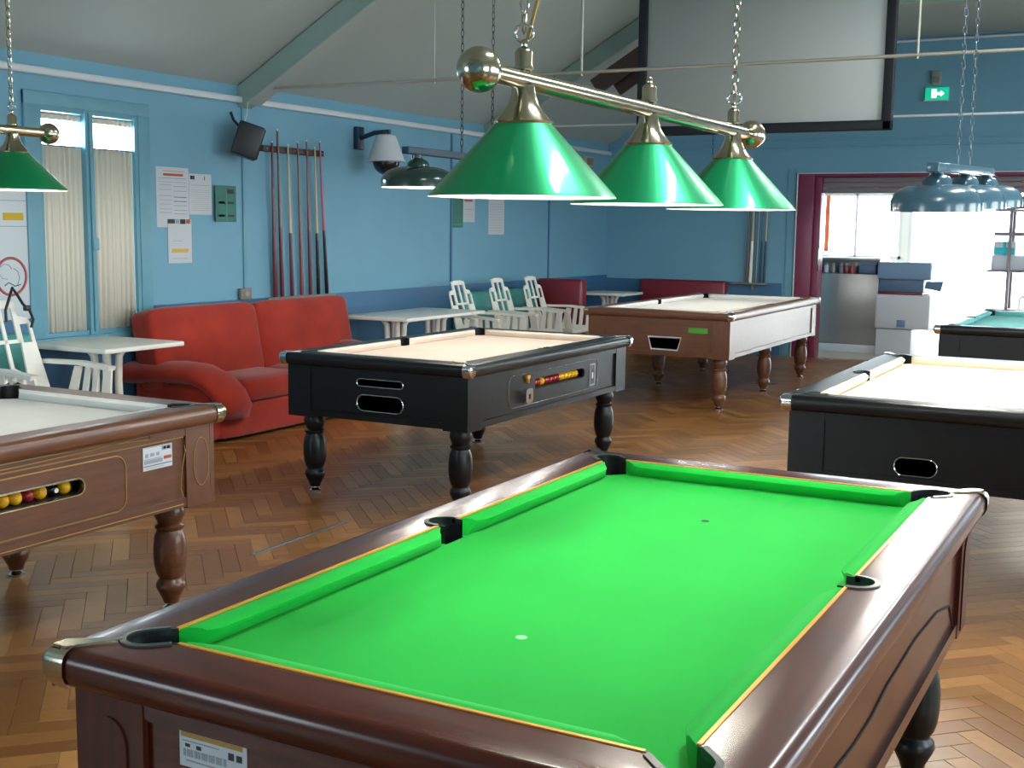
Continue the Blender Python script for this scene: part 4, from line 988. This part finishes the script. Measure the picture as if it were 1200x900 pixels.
# ================================================================== things on the walls
fw = lambda s, z, d: (XW + 0.001 + d, s, z)
def wall_paper(name, label, cat, y0, y1, z0, z1, bars, base='paper', d=0.002):
    t = sticker(lambda s, z, dd: (dd, s - y0, z - z0), None, y0, y1, z0, z1, bars, d, base, name)
    t.location = (XW + 0.0002, y0, z0)
    return tag(t, label, cat)
tb = [(0.2, 0.85, 0.93, 0.94, 'ink'), (0.22, 0.82, 0.855, 0.895, 'ink_red'), (0.06, 0.94, 0.81, 0.82, 'ink'), (0.06, 0.94, 0.75, 0.757, 'ink')]
for i, z in enumerate((0.70, 0.62, 0.52, 0.45, 0.38, 0.3, 0.24)):
    tb += [(0.08, 0.46, z, z + 0.008, 'ink'), (0.53, 0.93, z - 0.02, z - 0.01, 'ink_dark' if i in (2, 3) else 'ink')]
wall_paper('poster', 'tall white timetable poster with a red heading beside the window', 'poster', 5.13, 5.465, 1.50, 1.94, tb)
lb = [(0.06, 0.25, 0.86, 0.95, 'ink_dark'), (0.68, 0.71, 0.85, 0.95, 'ink_dark'), (0.1, 0.9, 0.72, 0.73, 'ink')] + [(0.1, 0.9, 0.1 + 0.05 * i, 0.107 + 0.05 * i, 'ink') for i in range(11)]
wall_paper('notice', 'white typed notice with a round black logo on the side wall', 'notice', 5.468, 5.712, 1.597, 1.903, lb)
pb = [(0.0, 0.3, 0.9, 1.0, 'ink_dark'), (0.33, 0.48, 0.9, 1.0, 'ink'), (0.52, 0.75, 0.89, 1.0, 'ink_dark'), (0.78, 0.95, 0.9, 1.0, 'ink_red'), (0.2, 0.6, 0.5, 0.51, 'ink'), (0.15, 0.85, 0.24, 0.33, 'ink_orange'), (0.2, 0.8, 0.1, 0.11, 'ink')]
wall_paper('poster', 'narrow white poster with a photo strip and an orange heading below the timetable', 'poster', 5.235, 5.482, 1.234, 1.56, pb, 'paper', 0.005)
gb = [(0.12, 0.5, 0.06, 0.9, 'green_panel'), (0.55, 0.9, 0.78, 0.9, 'ink_dark'), (0.15, 0.45, 0.5, 0.56, 'ink_dark'), (0.58, 0.9, 0.5, 0.56, 'ink_dark'), (0.15, 0.45, 0.14, 0.2, 'ink_dark'), (0.58, 0.9, 0.14, 0.2, 'ink_dark'), (0.53, 0.545, 0.05, 0.92, 'teal_vinyl')]
wall_paper('notice_box', 'green letter box panel with black slots on the side wall', 'notice box', 5.725, 5.96, 1.545, 1.825, gb, 'green_panel', 0.03)
wall_paper('poster', 'dark green poster next to the dark joint strip', 'poster', 9.29, 9.5, 1.52, 1.83, [(0.1, 0.9, 0.1, 0.12, 'teal_vinyl')], 'green_panel')
wall_paper('notice', 'small white notice with a dark red heading beside the green poster', 'notice', 9.505, 9.745, 1.58, 1.84, [(0.1, 0.8, 0.82, 0.9, 'ink_red'), (0.1, 0.9, 0.5, 0.52, 'ink'), (0.1, 0.8, 0.3, 0.31, 'ink')])
wall_paper('notice', 'large plain white notice printed in pale lines on the side wall', 'notice', 10.04, 10.39, 1.45, 1.86, [(0.1, 0.9, 0.1 + 0.07 * i, 0.108 + 0.07 * i, 'ink') for i in range(11)])
wb = tag(sticker(lambda s, z, dd: (dd, s - 3.4, z - 0.9), None, 3.4, 3.985, 0.9, 1.86, [(0.66, 0.93, 0.662, 0.712, 'ink_yellow'), (0.5, 0.97, 0.79, 0.795, 'ink'), (0.5, 0.97, 0.62, 0.625, 'ink')], 0.012, 'board_white', 'white_board'), 'glossy white notice board with a yellow label and a red ring sign', 'board')
wb.location = (XW + 0.0002, 3.4, 0.9)
MB().tube([(0.013, 0.432 + 0.115 * math.cos(2 * PI * i / 32), 0.278 + 0.118 * math.sin(2 * PI * i / 32)) for i in range(32)], 0.009, 6, False, True).build('ring_sign', 'ring_red', wb, 60)
MB().tube([(0.013, 0.38, 0.22), (0.013, 0.41, 0.24), (0.013, 0.46, 0.215), (0.013, 0.5, 0.225)], 0.003, 5).build('pen_drawing', 'ink_dark', wb)
MB().tube([(0.013, 0.39 + 0.05 * math.cos(a), 0.31 + 0.05 * math.sin(a)) for a in (0.3, 1.0, 1.8, 2.6, 3.4, 4.2, 5.0)], 0.0025, 5).build('pen_drawing', 'ink', wb)
MB().tube([(0.013, 0.45 + 0.045 * math.cos(a), 0.27 + 0.06 * math.sin(a)) for a in (4.6, 5.4, 6.2, 7.0, 7.8)], 0.0025, 5).build('pen_drawing', 'ink', wb)
ol = thing('wall_socket', 'brown wall socket at the foot of the pale joint strip', 'socket', (XW + 0.012, 6.05, 0.975))
rbox('plate', (0.0, -0.06, -0.045), (0.03, 0.07, 0.045), 'outlet', ol, 0.006); MB().lathe([(0.022, 0), (0.022, 0.004)], (0, 0, 0), 16).mesh('x', 'grey_box')
d = MB().lathe([(0.022, 0), (0.02, 0.006)], (0, 0, 0), 16); d.v = [(0.029 + z, x + 0.01, y) for x, y, z in d.v]; d.build('socket_face', 'grey_box', ol, 60)

sp = thing('loudspeaker', 'black loudspeaker hung on the wall under the sage green rafter', 'speaker', (-4.87, 5.93, 2.17), 0.75)
q = Matrix.Rotation(math.radians(18), 4, 'Y')
rbox('cabinet', (-0.10, -0.10, -0.13), (0.10, 0.10, 0.13), 'black_plastic', sp, 0.015, 3, q)
rbox('grille', (0.1, -0.088, -0.118), (0.108, 0.088, 0.118), 'cue_black', sp, 0.003, 2, q)
MB().tube([(-0.05, 0.02, 0.1), (-0.10, 0.06, 0.16), (-0.12, 0.08, 0.22)], 0.012, 8).build('bracket', 'black_plastic', sp, 60)
MB().tube([(-0.03, -0.02, 0.12), (0.0, 0.02, 0.2), (0.01, 0.05, 0.3)], 0.004, 6).build('speaker_cable', 'white_pvc', sp, 60)

cc = thing('security_camera', 'white domed security camera on a navy wall bracket', 'camera', (XW, 7.62, 0))
rbox('wall_plate', (0, -0.05, 2.21), (0.05, 0.05, 2.41), 'navy_bar', cc, 0.006)
MB().tube([(0.04, 0, 2.31), (0.2, 0, 2.355), (0.36, 0, 2.36)], 0.022, 8).build('bracket_arm', 'navy_bar', cc, 60)
MB().tube([(0.32, 0, 2.36), (0.32, 0, 2.31)], 0.032, 12).build('mount', 'navy_bar', cc, 60)
MB().lathe([(0.06, 0.235), (0.085, 0.225), (0.105, 0.18), (0.16, 0.02), (0.178, 0.0), (0.165, -0.004)], (0.32, 0, 2.1), 28, True).build('housing', 'white_box', cc, 40)
MB().sphere((0.32, 0, 2.1), 0.12, 20, 12).build('dome', 'cue_black', cc, 180)

ex = thing('exit_sign', 'green lit emergency exit sign on the end wall', 'exit sign', (-0.985, YB, 3.095))
rbox('casing', (-0.125, -0.05, -0.07), (0.125, 0, 0.07), 'exit_green', ex, 0.006)
rbox('base_plate', (-0.14, -0.06, -0.082), (0.13, 0, -0.07), 'white_pvc', ex, 0.003)
MB().prism([(-0.055, -0.045), (0.0, -0.045), (0.0, -0.015), (0.045, -0.015), (0.045, -0.035), (0.085, 0.0), (0.045, 0.035), (0.045, 0.015), (0.0, 0.015), (0.0, 0.05), (-0.055, 0.05)], 'y', -0.052, -0.05).build('pictogram', 'exit_white', ex)
ab = thing('alarm_box', 'small grey alarm box above the exit sign', 'alarm', (-1.0, YB, 3.27))
rbox('casing', (-0.05, -0.045, -0.075), (0.05, 0, 0.075), 'grey_box', ab, 0.006); rbox('cover', (-0.035, -0.05, -0.05), (0.035, -0.045, 0.02), 'outlet', ab, 0.002)
cb = thing('junction_box', 'tan junction box under the conduit near the corner', 'box', (XW, 12.5, 2.36)); rbox('casing', (0, -0.12, -0.06), (0.06, 0.12, 0.06), 'cue_ash', cb, 0.006); rbox('lid', (0.06, -0.1, -0.045), (0.064, 0.1, 0.045), 'outlet', cb, 0.002)

# projection screen
sc = thing('projection_screen', 'large grey projection screen in a black frame hung from the ceiling', 'screen', (-1.76, 9.0, 0))
SX, SZ0, SZ1 = 1.14, 2.37, 3.745
rbox('canvas', (-SX + 0.08, -0.004, SZ0 + 0.08), (SX - 0.08, 0.004, SZ1 - 0.04), 'screen', sc, 0.002, 1)
for a, b in (((-SX, -0.03, SZ0), (-SX + 0.085, 0.03, SZ1)), ((SX - 0.085, -0.03, SZ0), (SX, 0.03, SZ1)), ((-SX, -0.03, SZ0), (SX, 0.03, SZ0 + 0.085)), ((-SX, -0.03, SZ1 - 0.05), (SX, 0.03, SZ1))): rbox('frame_bar', a, b, 'screen_frame', sc, 0.012)

# strip on the floor
fs = tag(rbox('metal_strip', (-0.012, -0.37, 0), (0.012, 0.37, 0.004), 'strip', None, 0.0015, 1), 'thin blue grey metal strip lying on the parquet', 'strip'); fs.location = (-2.18, 3.15, 0.0)

# ================================================================== bar room furniture
kb = thing('steel_counter', 'grey steel bar counter with an open shelf below the bright window', 'counter', (-2.14, 14.45, 0))
rbox('body', (-0.42, -0.3, 0.1), (0.42, 0.3, 1.0), 'stainless', kb, 0.008)
rbox('plinth', (-0.42, -0.32, 0), (0.42, 0.3, 0.1), 'white_box', kb, 0.004)
rbox('top', (-0.42, -0.3, 1.17), (0.42, 0.3, 1.2), 'stainless', kb, 0.004)
rbox('shelf_back', (-0.42, 0.05, 1.0), (0.42, 0.08, 1.17), 'stainless', kb, 0.002)
for x in (-0.42, 0.40): rbox('shelf_side', (x, -0.3, 1.0), (x + 0.02, 0.3, 1.17), 'stainless', kb, 0.002)
for i, (x, m, lab) in enumerate(((-0.28, 'white_box', 'white jar'), (-0.19, 'stainless', 'steel jar'), (-0.09, 'shutter', 'mauve jar'), (-0.02, 'maroon_vinyl', 'dark red jar'), (0.06, 'ring_red', 'pink jar'))):
    j = thing('jar', lab + ' on the open shelf of the steel counter', 'jar', (-2.14 + x, 14.27, 1.002))
    MB().lathe([(0.028, 0), (0.03, 0.01), (0.03, 0.085), (0.022, 0.1)], (0, 0, 0), 14).build('body', m, j, 50)
    MB().lathe([(0.024, 0.1), (0.024, 0.125)], (0, 0, 0), 14).build('lid', 'grey_box', j, 50)
bx = thing('storage_tub', 'blue plastic tub on the open shelf of the steel counter', 'tub', (-2.14 + 0.26, 14.27, 1.002))
rbox('tub', (-0.11, -0.09, 0), (0.11, 0.09, 0.13), 'navy_grey', bx, 0.015); rbox('rim', (-0.12, -0.1, 0.12), (0.12, 0.1, 0.14), 'blue_grey', bx, 0.006)
wc = thing('white_cupboard', 'white cupboard with a small blue sticker under the coffee machine', 'cupboard', (-1.42, 14.3, 0))
rbox('lower_body', (-0.29, -0.25, 0), (0.14, 0.3, 0.33), 'white_box', wc, 0.006); rbox('upper_body', (-0.3, -0.3, 0.34), (0.35, 0.3, 0.76), 'white_box', wc, 0.01)
rbox('door', (-0.28, -0.31, 0.36), (0.33, -0.3, 0.74), 'white_box', wc, 0.004); rbox('sticker', (-0.03, -0.314, 0.36), (0.07, -0.31, 0.45), 'blue_grey', wc, 0.001, 1)
cm = thing('coffee_machine', 'blue grey coffee machine on the white cupboard', 'coffee machine', (-1.42, 14.3, 0.76))
rbox('base', (-0.28, -0.26, 0), (0.25, 0.25, 0.03), 'maroon_vinyl', cm, 0.006); rbox('body', (-0.28, -0.22, 0.03), (0.25, 0.25, 0.19), 'navy_grey', cm, 0.008)
rbox('head', (-0.3, -0.28, 0.19), (0.34, 0.25, 0.40), 'blue_grey', cm, 0.02)
MB().loft([[(0.26, -0.2, 0.09), (0.28, -0.2, 0.17), (0.28, -0.16, 0.17), (0.26, -0.16, 0.09)], [(0.45, -0.2, 0.05), (0.48, -0.2, 0.18), (0.48, -0.16, 0.18), (0.45, -0.16, 0.05)]]).build('spout_handle', 'navy_grey', cm)
su = thing('shelf_unit', 'dark shelf unit with boxes in the glare of the bar room', 'shelf', (0.0, 16.0, 0))
for x in (-0.42, 0.75):
    for y in (-0.2, 0.17): box('post', (x, y, 0), (x + 0.04, y + 0.03, 2.1), 'shutter', su)
for z in (0.5, 1.02, 1.50, 1.82): rbox('shelf', (-0.6 if z > 1.4 else -0.66, -0.22, z), (0.8, 0.2, z + 0.03 if z < 1.4 else z + 0.05), 'shutter', su, 0.004)
for i, (x0, x1, z0, z1, m, lab) in enumerate(((-0.62, -0.2, 1.05, 1.24, 'white_box', 'white cardboard box on the shelf unit'), (-0.17, 0.3, 1.05, 1.25, 'blue_grey', 'blue grey box on the shelf unit'), (-0.6, -0.33, 1.24, 1.42, 'white_box', 'white box with cyan print on top of the white cardboard box'))):
    b_ = thing('cardboard_box', lab, 'box', ((x0 + x1) / 2, 15.99, z0 + (0.006 if i == 2 else 0.002))); h = (x1 - x0) / 2
    rbox('carton', (-h, -0.15, 0), (h, 0.15, z1 - z0), m, b_, 0.006); rbox('tape', (-0.02, -0.152, 0.0), (0.02, 0.152, z1 - z0 + 0.002), 'white_pvc' if i < 2 else 'cyan', b_, 0.001, 1)
    if i == 2: rbox('label_print', (-h + 0.01, -0.153, 0.01), (h - 0.01, -0.15, 0.1), 'cyan', b_, 0.001, 1)
